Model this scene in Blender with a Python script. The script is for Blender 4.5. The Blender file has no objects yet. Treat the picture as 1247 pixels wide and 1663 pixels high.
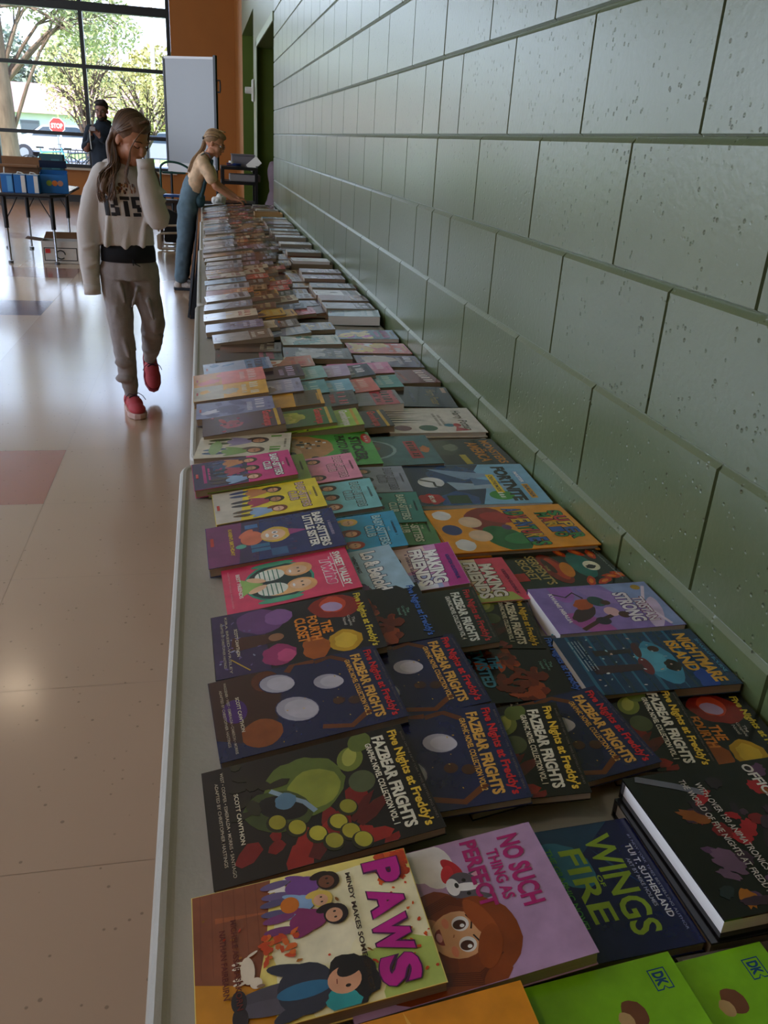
import bpy, bmesh, math, random
from mathutils import Vector, Matrix, Euler
from mathutils.bvhtree import BVHTree

C = bpy.context.scene.collection
SC = bpy.context.scene

# ------------------------------------------------------------------ camera
cam_d = bpy.data.cameras.new('camera'); cam = bpy.data.objects.new('camera', cam_d); C.objects.link(cam)
yaw, pitch, roll = 0.2237, 0.4191, 0.061
F = Vector((math.sin(yaw)*math.cos(pitch), math.cos(yaw)*math.cos(pitch), -math.sin(pitch)))
R0 = Vector((math.cos(yaw), -math.sin(yaw), 0)); U0 = R0.cross(F)
R1 = R0*math.cos(roll)+U0*math.sin(roll); U1 = -R0*math.sin(roll)+U0*math.cos(roll)
M = Matrix((( R1.x, U1.x, -F.x, -0.6786), (R1.y, U1.y, -F.y, 0.0), (R1.z, U1.z, -F.z, 1.3884), (0, 0, 0, 1)))
cam.matrix_world = M
cam_d.sensor_fit = 'HORIZONTAL'; cam_d.sensor_width = 36; cam_d.lens = 1336.52/1247*36
cam_d.clip_start = 0.02; cam_d.clip_end = 400
SC.camera = cam

# ------------------------------------------------------------------ world, sun, daylight, exposure
SC.view_settings.view_transform = 'Standard'; SC.view_settings.look = 'None'
SC.view_settings.gamma = 1.0; SC.view_settings.use_curve_mapping = False
SC.view_settings.exposure = EXPOSURE = 0.15
SC.cycles.use_denoising = True
SC.cycles.max_bounces = 8; SC.cycles.diffuse_bounces = 4; SC.cycles.glossy_bounces = 4; SC.cycles.transmission_bounces = 6
SC.cycles.transparent_max_bounces = 8
SC.cycles.sample_clamp_indirect = 6.0
SC.cycles.caustics_reflective = False; SC.cycles.caustics_refractive = False
w = bpy.data.worlds.new('world'); SC.world = w; w.use_nodes = True
nt = w.node_tree; nt.nodes.clear()
wo = nt.nodes.new('ShaderNodeOutputWorld'); bg = nt.nodes.new('ShaderNodeBackground')
tc = nt.nodes.new('ShaderNodeTexCoord'); sep = nt.nodes.new('ShaderNodeSeparateXYZ'); cr = nt.nodes.new('ShaderNodeValToRGB')
nt.links.new(tc.outputs['Generated'], sep.inputs[0]); nt.links.new(sep.outputs['Z'], cr.inputs[0])
cr.color_ramp.elements[0].position = 0.0; cr.color_ramp.elements[0].color = (0.74, 0.85, 1.0, 1)
cr.color_ramp.elements[1].position = 0.5; cr.color_ramp.elements[1].color = (0.40, 0.60, 1.0, 1)
nt.links.new(cr.outputs[0], bg.inputs[0]); bg.inputs[1].default_value = 4.5
nt.links.new(bg.outputs[0], wo.inputs[0])

def light(name, kind, loc, energy, color, rot=(0, 0, 0), **k):
    d = bpy.data.lights.new(name, kind); d.energy = energy; d.color = color
    for a, b in k.items(): setattr(d, a, b)
    o = bpy.data.objects.new(name, d); o.location = loc; o.rotation_euler = rot; C.objects.link(o); return o
light('sun', 'SUN', (0, 0, 30), 8.0, (1.0, 0.93, 0.82), (math.radians(48), 0, math.radians(-35)), angle=0.01)
# daylight entering by the tall windows of the left wall (one lamp just inside each window opening)
LEFT_WINDOWS = [(-2.2, 0.8), (1.6, 0.8), (5.4, 0.8), (9.2, 0.8), (13.0, 0.8)]
for yc, zb_ in LEFT_WINDOWS:
    light('window_daylight', 'AREA', (-8.92, yc, 2.5), 45, (0.80, 0.89, 1.0), (0, math.radians(-90), 0), shape='RECTANGLE', size=3.2, size_y=2.9)
# daylight of the big end window
light('window_daylight', 'AREA', (-5.1, 18.40, 2.55), 0.001, (0.85, 0.92, 1.0), (math.radians(-90), 0, 0), shape='RECTANGLE', size=7.6, size_y=3.6).data.cycles.is_portal = True

# ------------------------------------------------------------------ materials
def lin(c):
    if isinstance(c, str):
        c = c.lstrip('#'); c = tuple(int(c[i:i+2], 16)/255 for i in (0, 2, 4))
    return tuple((x/12.92 if x <= 0.04045 else ((x+0.055)/1.055)**2.4) for x in c)
MATS = {}
def mat(name, color, rough=0.5, metal=0.0, spec=0.5, noise=0.0, nscale=20, bump=0.0, bscale=60, attr=False, emit=0, coat=0.0, stretch=None):
    if name in MATS: return MATS[name]
    m = bpy.data.materials.new(name); m.use_nodes = True; n = m.node_tree.nodes; l = m.node_tree.links
    p = n['Principled BSDF']; c = lin(color)
    p.inputs['Base Color'].default_value = (*c, 1); p.inputs['Roughness'].default_value = rough
    p.inputs['Metallic'].default_value = metal; p.inputs['Specular IOR Level'].default_value = spec
    p.inputs['Coat Weight'].default_value = coat; p.inputs['Coat Roughness'].default_value = 0.12
    co = n.new('ShaderNodeTexCoord'); src = co.outputs['Object']
    if stretch:
        mp = n.new('ShaderNodeMapping'); mp.inputs['Scale'].default_value = stretch; l.new(src, mp.inputs[0]); src = mp.outputs[0]
    base = None
    if attr:
        a = n.new('ShaderNodeAttribute'); a.attribute_name = 'Col'; base = a.outputs['Color']; l.new(base, p.inputs['Base Color'])
    if noise:
        t = n.new('ShaderNodeTexNoise'); t.inputs['Scale'].default_value = nscale; t.inputs['Detail'].default_value = 4; l.new(src, t.inputs[0])
        mr = n.new('ShaderNodeMapRange'); mr.inputs['From Min'].default_value = .3; mr.inputs['From Max'].default_value = .7
        mr.inputs['To Min'].default_value = 1-noise; mr.inputs['To Max'].default_value = 1+noise; l.new(t.outputs[0], mr.inputs[0])
        mx = n.new('ShaderNodeVectorMath'); mx.operation = 'SCALE'
        if base: l.new(base, mx.inputs[0])
        else: mx.inputs[0].default_value = c
        l.new(mr.outputs[0], mx.inputs['Scale']); l.new(mx.outputs[0], p.inputs['Base Color'])
    if bump:
        t = n.new('ShaderNodeTexNoise'); t.inputs['Scale'].default_value = bscale; t.inputs['Detail'].default_value = 5; l.new(src, t.inputs[0])
        b = n.new('ShaderNodeBump'); b.inputs['Strength'].default_value = 1; b.inputs['Distance'].default_value = bump
        l.new(t.outputs[0], b.inputs['Height']); l.new(b.outputs[0], p.inputs['Normal'])
    if emit:
        p.inputs['Emission Color'].default_value = (*c, 1); p.inputs['Emission Strength'].default_value = emit
    MATS[name] = m; return m

def wall_mat(name, color, rough, pits=True):
    m = mat(name, color, rough, spec=0.6, noise=0.06, nscale=3, coat=0.62); m.node_tree.nodes['Principled BSDF'].inputs['Coat Roughness'].default_value = .30
    n = m.node_tree.nodes; l = m.node_tree.links; p = n['Principled BSDF']
    co = n.new('ShaderNodeTexCoord')
    t = n.new('ShaderNodeTexNoise'); t.inputs['Scale'].default_value = 85; t.inputs['Detail'].default_value = 3; l.new(co.outputs['Object'], t.inputs[0])
    v = n.new('ShaderNodeTexVoronoi'); v.inputs['Scale'].default_value = 70; l.new(co.outputs['Object'], v.inputs[0])
    big = n.new('ShaderNodeTexNoise'); big.inputs['Scale'].default_value = 22; big.inputs['Detail'].default_value = 2; l.new(co.outputs['Object'], big.inputs[0])
    mr = n.new('ShaderNodeMapRange'); mr.inputs['From Min'].default_value = 0.06; mr.inputs['From Max'].default_value = 0.24; l.new(v.outputs['Distance'], mr.inputs[0])
    mk = n.new('ShaderNodeMapRange'); mk.inputs['From Min'].default_value = 0.47; mk.inputs['From Max'].default_value = 0.60; l.new(big.outputs[0], mk.inputs[0])
    inv = n.new('ShaderNodeMath'); inv.operation = 'SUBTRACT'; inv.inputs[0].default_value = 1; l.new(mr.outputs[0], inv.inputs[1])
    pit = n.new('ShaderNodeMath'); pit.operation = 'MULTIPLY'; l.new(inv.outputs[0], pit.inputs[0]); l.new(mk.outputs[0], pit.inputs[1])
    b0 = n.new('ShaderNodeMath'); b0.operation = 'MULTIPLY_ADD'; b0.inputs[1].default_value = -4.5 if pits else 0; l.new(pit.outputs[0], b0.inputs[0]); l.new(t.outputs[0], b0.inputs[2])
    b = n.new('ShaderNodeBump'); b.inputs['Strength'].default_value = 1; b.inputs['Distance'].default_value = 0.0006
    l.new(b0.outputs[0], b.inputs['Height']); l.new(b.outputs[0], p.inputs['Normal'])
    return m

def col(o, name, m):
    pass
def link(name, me, m, parent=None, loc=None, smooth=False):
    me.name = name
    if m and not me.materials: me.materials.append(m)
    if smooth:
        for p in me.polygons: p.use_smooth = True
    o = bpy.data.objects.new(name, me); C.objects.link(o)
    if parent: o.parent = parent
    if loc is not None: o.location = loc
    return o
def obj(name, bm, m, parent=None, loc=None, smooth=False):
    me = bpy.data.meshes.new(name); bm.normal_update(); bm.to_mesh(me); bm.free()
    return link(name, me, m, parent, loc, smooth)
def tag(o, label=None, cat=None, group=None, kind=None):
    if label: o['label'] = label
    if cat: o['category'] = cat
    if group: o['group'] = group
    if kind: o['kind'] = kind
    return o
def empty(name, loc=(0, 0, 0), rz=0, label=None, cat=None, group=None):
    o = bpy.data.objects.new(name, None); o.empty_display_size = .05; o.location = loc; o.rotation_euler = (0, 0, rz); C.objects.link(o)
    return tag(o, label, cat, group)
def box(bm, a, b, bev=0.0, mtx=None):
    x0, y0, z0 = [min(p, q) for p, q in zip(a, b)]; x1, y1, z1 = [max(p, q) for p, q in zip(a, b)]
    co = [(x0, y0, z0), (x1, y0, z0), (x1, y1, z0), (x0, y1, z0), (x0, y0, z1), (x1, y0, z1), (x1, y1, z1), (x0, y1, z1)]
    vs = [bm.verts.new(mtx @ Vector(c) if mtx else c) for c in co]
    fs = [bm.faces.new([vs[i] for i in f]) for f in ((0, 3, 2, 1), (4, 5, 6, 7), (0, 1, 5, 4), (1, 2, 6, 5), (2, 3, 7, 6), (3, 0, 4, 7))]
    if bev:
        es = list({e for f in fs for e in f.edges}); bmesh.ops.bevel(bm, geom=es, offset=bev, segments=2, affect='EDGES')
    return vs
def BX(*boxes, bev=0.0):
    bm = bmesh.new()
    for a, b in boxes: box(bm, a, b, bev)
    return bm
def tube(bm, pts, rad, seg=10, side=(0, 1, 0), cap=True):
    """rings along pts; rad: number or (ra along side, rb) per point"""
    pts = [Vector(p) for p in pts]; side = Vector(side); rings = []
    if not isinstance(rad, list): rad = [rad]*len(pts)
    for i, p in enumerate(pts):
        a = pts[max(0, i-1)]; b = pts[min(len(pts)-1, i+1)]; t = (b-a)
        if t.length < 1e-9: t = Vector((0, 0, 1))
        t.normalize(); s = side - t*side.dot(t)
        if s.length < 1e-3: s = Vector((1, 0, 0)) - t*t.x
        s.normalize(); q = t.cross(s); r = rad[i]; ra, rb = r if isinstance(r, tuple) else (r, r)
        rings.append([bm.verts.new(p + s*(ra*math.cos(2*math.pi*k/seg)) + q*(rb*math.sin(2*math.pi*k/seg))) for k in range(seg)])
    for r0, r1 in zip(rings, rings[1:]):
        for k in range(seg): bm.faces.new((r0[k], r0[(k+1) % seg], r1[(k+1) % seg], r1[k]))
    if cap:
        bm.faces.new(rings[0][::-1]); bm.faces.new(rings[-1])
    return bm
def TB(pts, rad, **k): return tube(bmesh.new(), pts, rad, **k)
def rtube(bm, pts, rad, seg=14, side=(0, 1, 0)):
    """tube with rounded ends"""
    pts = [Vector(p) for p in pts]; rad = rad if isinstance(rad, list) else [rad]*len(pts)
    def sc(r, f): return (r[0]*f, r[1]*f) if isinstance(r, tuple) else r*f
    def mx(r): return max(r) if isinstance(r, tuple) else r
    d0 = (pts[0]-pts[1]).normalized(); d1 = (pts[-1]-pts[-2]).normalized()
    P = [pts[0]+d0*mx(rad[0])*.9, pts[0]+d0*mx(rad[0])*.6]+pts+[pts[-1]+d1*mx(rad[-1])*.6, pts[-1]+d1*mx(rad[-1])*.9]
    Rr = [sc(rad[0], .35), sc(rad[0], .78)]+rad+[sc(rad[-1], .78), sc(rad[-1], .35)]
    tube(bm, P, Rr, seg, side)
def ell(bm, c, r, mtx=None, seg=16, rot=None):
    m = Matrix.Translation(c)
    if rot is not None: m = m @ rot.to_4x4() if isinstance(rot, Matrix) else m @ Euler(rot).to_matrix().to_4x4()
    m = m @ Matrix.Diagonal((*r, 1))
    if mtx: m = mtx @ m
    bmesh.ops.create_uvsphere(bm, u_segments=seg, v_segments=max(6, seg//2+2), radius=1, matrix=m)
def cyl(bm, c, r, h, seg=20, r2=None, axis='Z'):
    m = Matrix.Translation(c)
    if axis == 'X': m = m @ Matrix.Rotation(math.pi/2, 4, 'Y')
    if axis == 'Y': m = m @ Matrix.Rotation(math.pi/2, 4, 'X')
    bmesh.ops.create_cone(bm, cap_ends=True, segments=seg, radius1=r, radius2=r if r2 is None else r2, depth=h, matrix=m)
def skin(name, bm, m, voxel, parent=None, smooth=4, fac=.5, disp=None):
    """fuse overlapping closed shapes into one continuous surface"""
    me = bpy.data.meshes.new('tmp'); bm.to_mesh(me); bm.free()
    o = bpy.data.objects.new('tmp', me); C.objects.link(o)
    rm = o.modifiers.new('r', 'REMESH'); rm.mode = 'VOXEL'; rm.voxel_size = voxel
    sm = o.modifiers.new('s', 'SMOOTH'); sm.factor = fac; sm.iterations = smooth
    if disp:
        tx = bpy.data.textures.new('folds', 'CLOUDS'); tx.noise_scale = disp[1]; tx.noise_depth = 1
        dm = o.modifiers.new('d', 'DISPLACE'); dm.texture = tx; dm.strength = disp[0]; dm.mid_level = .5; dm.texture_coords = 'LOCAL'
    dg = bpy.context.evaluated_depsgraph_get()
    nm = bpy.data.meshes.new_from_object(o.evaluated_get(dg)); bpy.data.objects.remove(o)
    nm.materials.clear()
    return link(name, nm, m, parent, smooth=True)
def world_parent(o, root):
    o.parent = root; o.matrix_parent_inverse = Matrix.Translation(-root.location) if False else Matrix.Identity(4)
    return o

# text outlines, cached
_TX = {}
def text_mesh(s, bold=0.0):
    k = (s, bold)
    if k in _TX: return _TX[k]
    cu = bpy.data.curves.new('t', 'FONT'); cu.body = s; cu.offset = bold; cu.resolution_u = 3
    o = bpy.data.objects.new('t', cu); C.objects.link(o); dg = bpy.context.evaluated_depsgraph_get()
    me = bpy.data.meshes.new_from_object(o.evaluated_get(dg)); bpy.data.objects.remove(o); bpy.data.curves.remove(cu)
    V = [(v.co.x, v.co.y) for v in me.vertices]; Fc = [tuple(p.vertices) for p in me.polygons]
    bpy.data.meshes.remove(me)
    x0 = min(v[0] for v in V); x1 = max(v[0] for v in V); y0 = min(v[1] for v in V); y1 = max(v[1] for v in V)
    V = [((x-x0)/(x1-x0), (y-y0)/(y1-y0)) for x, y in V]
    _TX[k] = (V, Fc, (x1-x0)/(y1-y0)); return _TX[k]
# ------------------------------------------------------------------ books
PRINT = mat('printed_cover', (1, 1, 1), 0.27, spec=0.5, attr=True, coat=0.55, bump=0.0004, bscale=9, noise=.13, nscale=38)
PAGES = mat('page_paper', '#a39684', 0.85, spec=0.2, noise=0.10, nscale=60, stretch=(.3, .3, 16))
PAGES_WHITE = mat('white_page_paper', '#eceae8', 0.8, spec=0.2, noise=0.05, nscale=60, stretch=(.3, .3, 16))

def clip(pts, lo=0.0, hi=1.0):
    for ax, lim, sgn in ((0, lo, 1), (0, hi, -1), (1, lo, 1), (1, hi, -1)):
        out = []
        for i in range(len(pts)):
            a, b = pts[i-1], pts[i]; ia = (a[ax]-lim)*sgn >= 0; ib = (b[ax]-lim)*sgn >= 0
            if ia != ib:
                t = (lim-a[ax])/(b[ax]-a[ax]); out.append(tuple(a[j]+t*(b[j]-a[j]) for j in (0, 1)))
            if ib: out.append(b)
        pts = out
        if len(pts) < 3: return []
    return pts
class Flat:
    """flat printed shapes on a cover; u runs along the reading direction, v up the cover (0..1)"""
    def __init__(s, w, h, z): s.w, s.h, s.z = w, h, z; s.V = []; s.F = []; s.K = []; s.asp = w/h; s.ou = s.ov = 0
    def poly(s, pts, c, clipped=True):
        if clipped: pts = clip([(p[0]+s.ou, p[1]+s.ov) for p in pts], 0.004, 0.996)
        if len(pts) < 3: return
        s.z += 0.000008; n = len(s.V)
        s.V += [((u-.5)*s.w, v*s.h, s.z) for u, v in pts]; s.F.append(tuple(range(n, n+len(pts)))); s.K.append(lin(c))
    def rect(s, u0, v0, u1, v1, c): s.poly([(u0, v0), (u1, v0), (u1, v1), (u0, v1)], c)
    def ell(s, u, v, ru, rv, c, rot=0, a0=0, a1=360, n=20, wob=0, seed=0):
        # ru, rv as fractions of the cover width; rot degrees
        rnd = random.Random(seed); r = math.radians(rot); P = []
        for k in range(n + (0 if a1-a0 >= 360 else 1)):
            t = math.radians(a0+(a1-a0)*k/n); f = 1+wob*(rnd.random()-.5)
            x = ru*math.cos(t)*f; y = rv*math.sin(t)*f
            P.append((u+x*math.cos(r)-y*math.sin(r), v+(x*math.sin(r)+y*math.cos(r))*s.asp))
        s.poly(P, c)
    def line(s, pts, wd, c):
        # ribbon of width wd (fraction of cover width)
        pp = [Vector((p[0], p[1]/s.asp)) for p in pts]; L = []; Rr = []
        for i, p in enumerate(pp):
            d = (pp[min(i+1, len(pp)-1)]-pp[max(i-1, 0)]); d = d.normalized() if d.length else Vector((1, 0))
            q = Vector((-d.y, d.x))*wd/2*(1 if not isinstance(wd, (list, tuple)) else 1); L.append(p+q); Rr.append(p-q)
        P = [(p.x, p.y*s.asp) for p in L+Rr[::-1]]; s.poly(P, c)
    def text(s, t, u0, v0, u1, v1, c, bold=0.02, shear=0, rise=0):
        V, Fc, _ = text_mesh(t, bold); s.z += 0.000012; n = len(s.V)
        for x, y in V:
            u = u0+(u1-u0)*x; v = v0+(v1-v0)*y + rise*x
            s.V.append(((u-.5)*s.w + shear*y*s.w*(v1-v0), v*s.h, s.z))
        for f in Fc: s.F.append(tuple(n+i for i in f)); s.K.append(lin(c))
    def otext(s, t, u0, v0, u1, v1, c, c2, bold=0.03, rise=0, shear=0, o=0.09):
        s.text(t, u0-.006, v0-.006, u1+.006, v1+.006, c2, o, shear, rise); s.text(t, u0, v0, u1, v1, c, bold, shear, rise)
    def marks(s, u0, v0, u1, v1, c, seed=0, gap=.35):
        # lettering too small or blurred to read: a row of uneven strokes
        rnd = random.Random(seed); u = u0; hgt = v1-v0
        while u < u1:
            wd = hgt/s.asp*(.35+.5*rnd.random()); wd = min(wd, u1-u)
            if rnd.random() > .12: s.poly([(u, v0), (u+wd*(.3+.3*rnd.random()), v0+hgt*.1*rnd.random()), (u+wd*.8, v0), (u+wd*.75, v1-hgt*.15*rnd.random()), (u+wd*.1, v1)], c)
            u += wd*(1+gap)
    def build(s, name, parent):
        if not s.F: return None
        me = bpy.data.meshes.new(name); me.from_pydata(s.V, [], s.F); paint(me, s.K)
        return link(name, me, PRINT, parent)
def paint(me, cols):
    at = me.color_attributes.new('Col', 'FLOAT_COLOR', 'CORNER'); i = 0; buf = []
    for p, c in zip(me.polygons, cols): buf += [c[0], c[1], c[2], 1.0]*p.loop_total
    at.data.foreach_set('color', buf)

def slab(V, Fc, K, a, b, c):
    n = len(V); x0, y0, z0 = a; x1, y1, z1 = b
    V += [(x0, y0, z0), (x1, y0, z0), (x1, y1, z0), (x0, y1, z0), (x0, y0, z1), (x1, y0, z1), (x1, y1, z1), (x0, y1, z1)]
    Fc += [tuple(n+i for i in f) for f in ((0, 3, 2, 1), (4, 5, 6, 7), (0, 1, 5, 4), (1, 2, 6, 5), (2, 3, 7, 6), (3, 0, 4, 7))]
    K += [c]*6
def cover_mesh(w, h, t, c, spine, hard=False, art=None):
    V, Fc, K = [], [], []; th = .0022 if hard else .0007; c = lin(c); sp = lin(spine)
    slab(V, Fc, K, (-w/2, 0, t-th), (w/2, h, t), c); slab(V, Fc, K, (-w/2, 0, 0), (w/2, h, th), c)
    slab(V, Fc, K, (-w/2, 0, th), (-w/2+th, h, t-th), sp)
    if art and art.F:
        n = len(V); V += art.V; Fc += [tuple(n+i for i in f) for f in art.F]; K += art.K
    me = bpy.data.meshes.new('cover'); me.from_pydata(V, [], Fc); paint(me, K); return me
def page_mesh(w, h, t, hard=False):
    g = .004 if hard else .0012; th = .0023 if hard else .0008
    bm = bmesh.new(); box(bm, (-w/2+.002, g, th), (w/2-g, h-g, t-th))
    me = bpy.data.meshes.new('page_block'); bm.to_mesh(me); bm.free(); return me
def pose(o, x, y, z, ang, tilt):
    a, b = math.radians(ang), math.radians(tilt)
    up = Vector((math.cos(a)*math.cos(b), math.sin(a)*math.cos(b), math.sin(b))); rt = Vector((math.sin(a), -math.cos(a), 0)); nn = rt.cross(up)
    o.matrix_world = Matrix(((rt.x, up.x, nn.x, x), (rt.y, up.y, nn.y, y), (rt.z, up.z, nn.z, z), (0, 0, 0, 1)))
def book(p, bgc, spine, draw, label, group, hard=False, cat='book', white=False):
    """p = x, y, z of the middle of its lower edge, turn, tilt, width, height, thickness"""
    x, y, z, ang, tilt, w, h, t = p
    r = empty('book', label=label, cat=cat, group=group); pose(r, x, y, z, ang, tilt)
    a = Flat(w, h, t+.00003); ti = Flat(w, h, t)
    if draw: draw(a, ti)
    up = a.z-t+.00002; ti.V = [(vx, vy, vz+up) for vx, vy, vz in ti.V]
    me = cover_mesh(w, h, t, bgc, spine, hard, a); link('cover', me, PRINT, r); cov = r.children[0]
    link('page_block', page_mesh(w, h, t, hard), PAGES_WHITE if white else PAGES, r)
    low = Flat(w, h, t); low.V = ti.V; lo = [i for i, f in enumerate(ti.F) if sum(ti.V[j][1] for j in f)/len(f) < .45*h]; ls = set(lo)
    low.F = [ti.F[i] for i in lo]; low.K = [ti.K[i] for i in lo]; ti.F, ti.K = [f for i, f in enumerate(ti.F) if i not in ls], [k for i, k in enumerate(ti.K) if i not in ls]
    for fl_, nm_ in ((ti, 'title_lettering'), (low, 'author_lettering')):
        used = sorted({j for f in fl_.F for j in f}); mp = {j: i for i, j in enumerate(used)}; fl_.V = [fl_.V[j] for j in used]; fl_.F = [tuple(mp[j] for j in f) for f in fl_.F]; fl_.build(nm_, cov)
    return r

# ---- cover designs (no known characters: plain shapes in their colours)
def kid(a, u, v, s, hair, top, pants, skin_='#c98f6b', lean=0):
    a.ell(u-.10*s, v-.30*s*a.asp, .05*s, .17*s, pants, 4); a.ell(u+.05*s, v-.30*s*a.asp, .05*s, .17*s, pants, -4)
    a.ell(u, v, .13*s, .2*s, top, lean); a.ell(u-.12*s, v-.02, .04*s, .14*s, top, -20); a.ell(u+.12*s, v-.02, .04*s, .14*s, top, 20)
    a.ell(u, v+.29*s*a.asp, .125*s, .13*s, hair); a.ell(u-.09*s, v+.2*s*a.asp, .05*s, .11*s, hair, 10)
    a.ell(u+.01*s, v+.27*s*a.asp, .085*s, .09*s, skin_)
    for q in (-.03, .04): a.ell(u+q*s, v+.28*s*a.asp, .011*s, .016*s, '#1c1410')
def dog(a, u, v, s, c, c2):
    a.ell(u, v, .15*s, .07*s, c); a.ell(u+.15*s, v+.07*s*a.asp, .06*s, .06*s, c); a.ell(u+.19*s, v+.11*s*a.asp, .018*s, .04*s, c2)
    for q in (-.1, -.05, .07, .12): a.ell(u+q*s, v-.09*s*a.asp, .018*s, .06*s, c)
    a.ell(u-.17*s, v+.06*s*a.asp, .015*s, .06*s, c, 25)
def leaves(a, seed, n, cs, box_=(0, 0, 1, 1), r=.02):
    rnd = random.Random(seed)
    for _ in range(n):
        a.ell(box_[0]+rnd.random()*(box_[2]-box_[0]), box_[1]+rnd.random()*(box_[3]-box_[1]), r*(.6+rnd.random()), r*(.4+.5*rnd.random()), rnd.choice(cs), rnd.random()*180, n=7, wob=.5, seed=rnd.random())
def d_paws(a, t):
    a.ell(.5, .62, .75, .62, '#f1dc7a', wob=.12, n=44, seed=1); a.ell(.55, .70, .52, .55, '#f6ecc0', wob=.14, n=40, seed=2)
    a.ell(.95, .88, .30, .42, '#b7c765', wob=.2, seed=3); a.ell(.9, .6, .2, .24, '#f4e7b0', wob=.2, seed=9); a.ell(.5, .55, .2, .22, '#f6ecc8', wob=.2, seed=7)
    a.poly([(0, 0), (1, 0), (1, .18), (.75, .25), (.45, .31), (0, .36)], '#8a4b2f')
    a.poly([(.62, 0), (1, 0), (1, .30), (.8, .34), (.7, .2)], '#cf8a1c'); a.poly([(.2, .1), (.24, .32), (.25, .32), (.24, .1)], '#a85a33')
    for k in range(6): a.line([(0, .05*k+.04), (.6, .05*k+.03)], .004, '#7a4028')
    leaves(a, 4, 46, ['#c8401c', '#d95a20', '#b8381a'], (0, .86, .2, 1.0), .045); leaves(a, 5, 30, ['#c8401c', '#d95a20'], (0, .86, .9, 1.0), .012)
    leaves(a, 6, 26, ['#c8401c', '#8d5a1c', '#b06a20'], (.05, .03, .95, .9), .013)
    dog(a, .13, .40, .55, '#efe7df', '#cfc4bb')
    kid(a, .12, .50, .58, '#2a1712', '#7b4a93', '#6c5a86', '#7a4a34', 0); kid(a, .25, .47, .52, '#e3c15a', '#8fb0d8', '#5b5277', '#e7b08c')
    kid(a, .38, .50, .60, '#23161b', '#8b2f68', '#793a70', '#dba27f'); a.ell(.24, .43, .06, .06, '#d1731f')
    leaves(a, 8, 22, ['#cf4a20', '#e06a28'], (.42, .30, .60, .44), .03)
    dog(a, .62, .22, .6, '#e9d8c0', '#8b6d57')
    # nearest child, walking
    a.ov = -.055
    a.ell(.80, .36, .052, .22, '#4e4a55', 3); a.ell(.88, .35, .05, .21, '#57525e', -5); a.ell(.80, .23, .07, .045, '#2a2328'); a.ell(.90, .23, .07, .045, '#2a2328')
    a.ell(.82, .50, .16, .17, '#2f3240', 5); a.ell(.70, .47, .045, .18, '#2f3240', -18); a.ell(.93, .47, .045, .17, '#2f3240', 16); a.ell(.83, .49, .05, .16, '#2c6d93')
    a.ell(.84, .69, .165, .15, '#151319', wob=.25, n=26, seed=2); a.ell(.95, .64, .07, .10, '#2b9a9c', -20, wob=.3); a.ell(.83, .655, .085, .10, '#dda07c'); a.ell(.76, .69, .05, .09, '#151319', 20)
    for q in (.80, .87): a.ell(q, .665, .01, .016, '#20130f')
    a.line([(.815, .625), (.845, .622)], .006, '#7a3326')
    t.otext('P', .06, .785, .25, .95, '#c2188d', '#4a0e4a', .05); t.otext('A', .28, .775, .49, .93, '#c2188d', '#4a0e4a', .05)
    t.otext('W', .49, .76, .75, .915, '#c2188d', '#4a0e4a', .05); t.otext('S', .76, .745, .95, .915, '#c2188d', '#4a0e4a', .05)
    t.text('MINDY MAKES SOME SPACE', .10, .700, .93, .722, '#3a2415', .03, rise=-.01)
    t.text('MICHELE ASSARASAKORN', .25, .165, .85, .19, '#5f1d14', .02); t.text('NATHAN FAIRBAIRN', .31, .115, .77, .14, '#5f1d14', .02)
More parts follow.
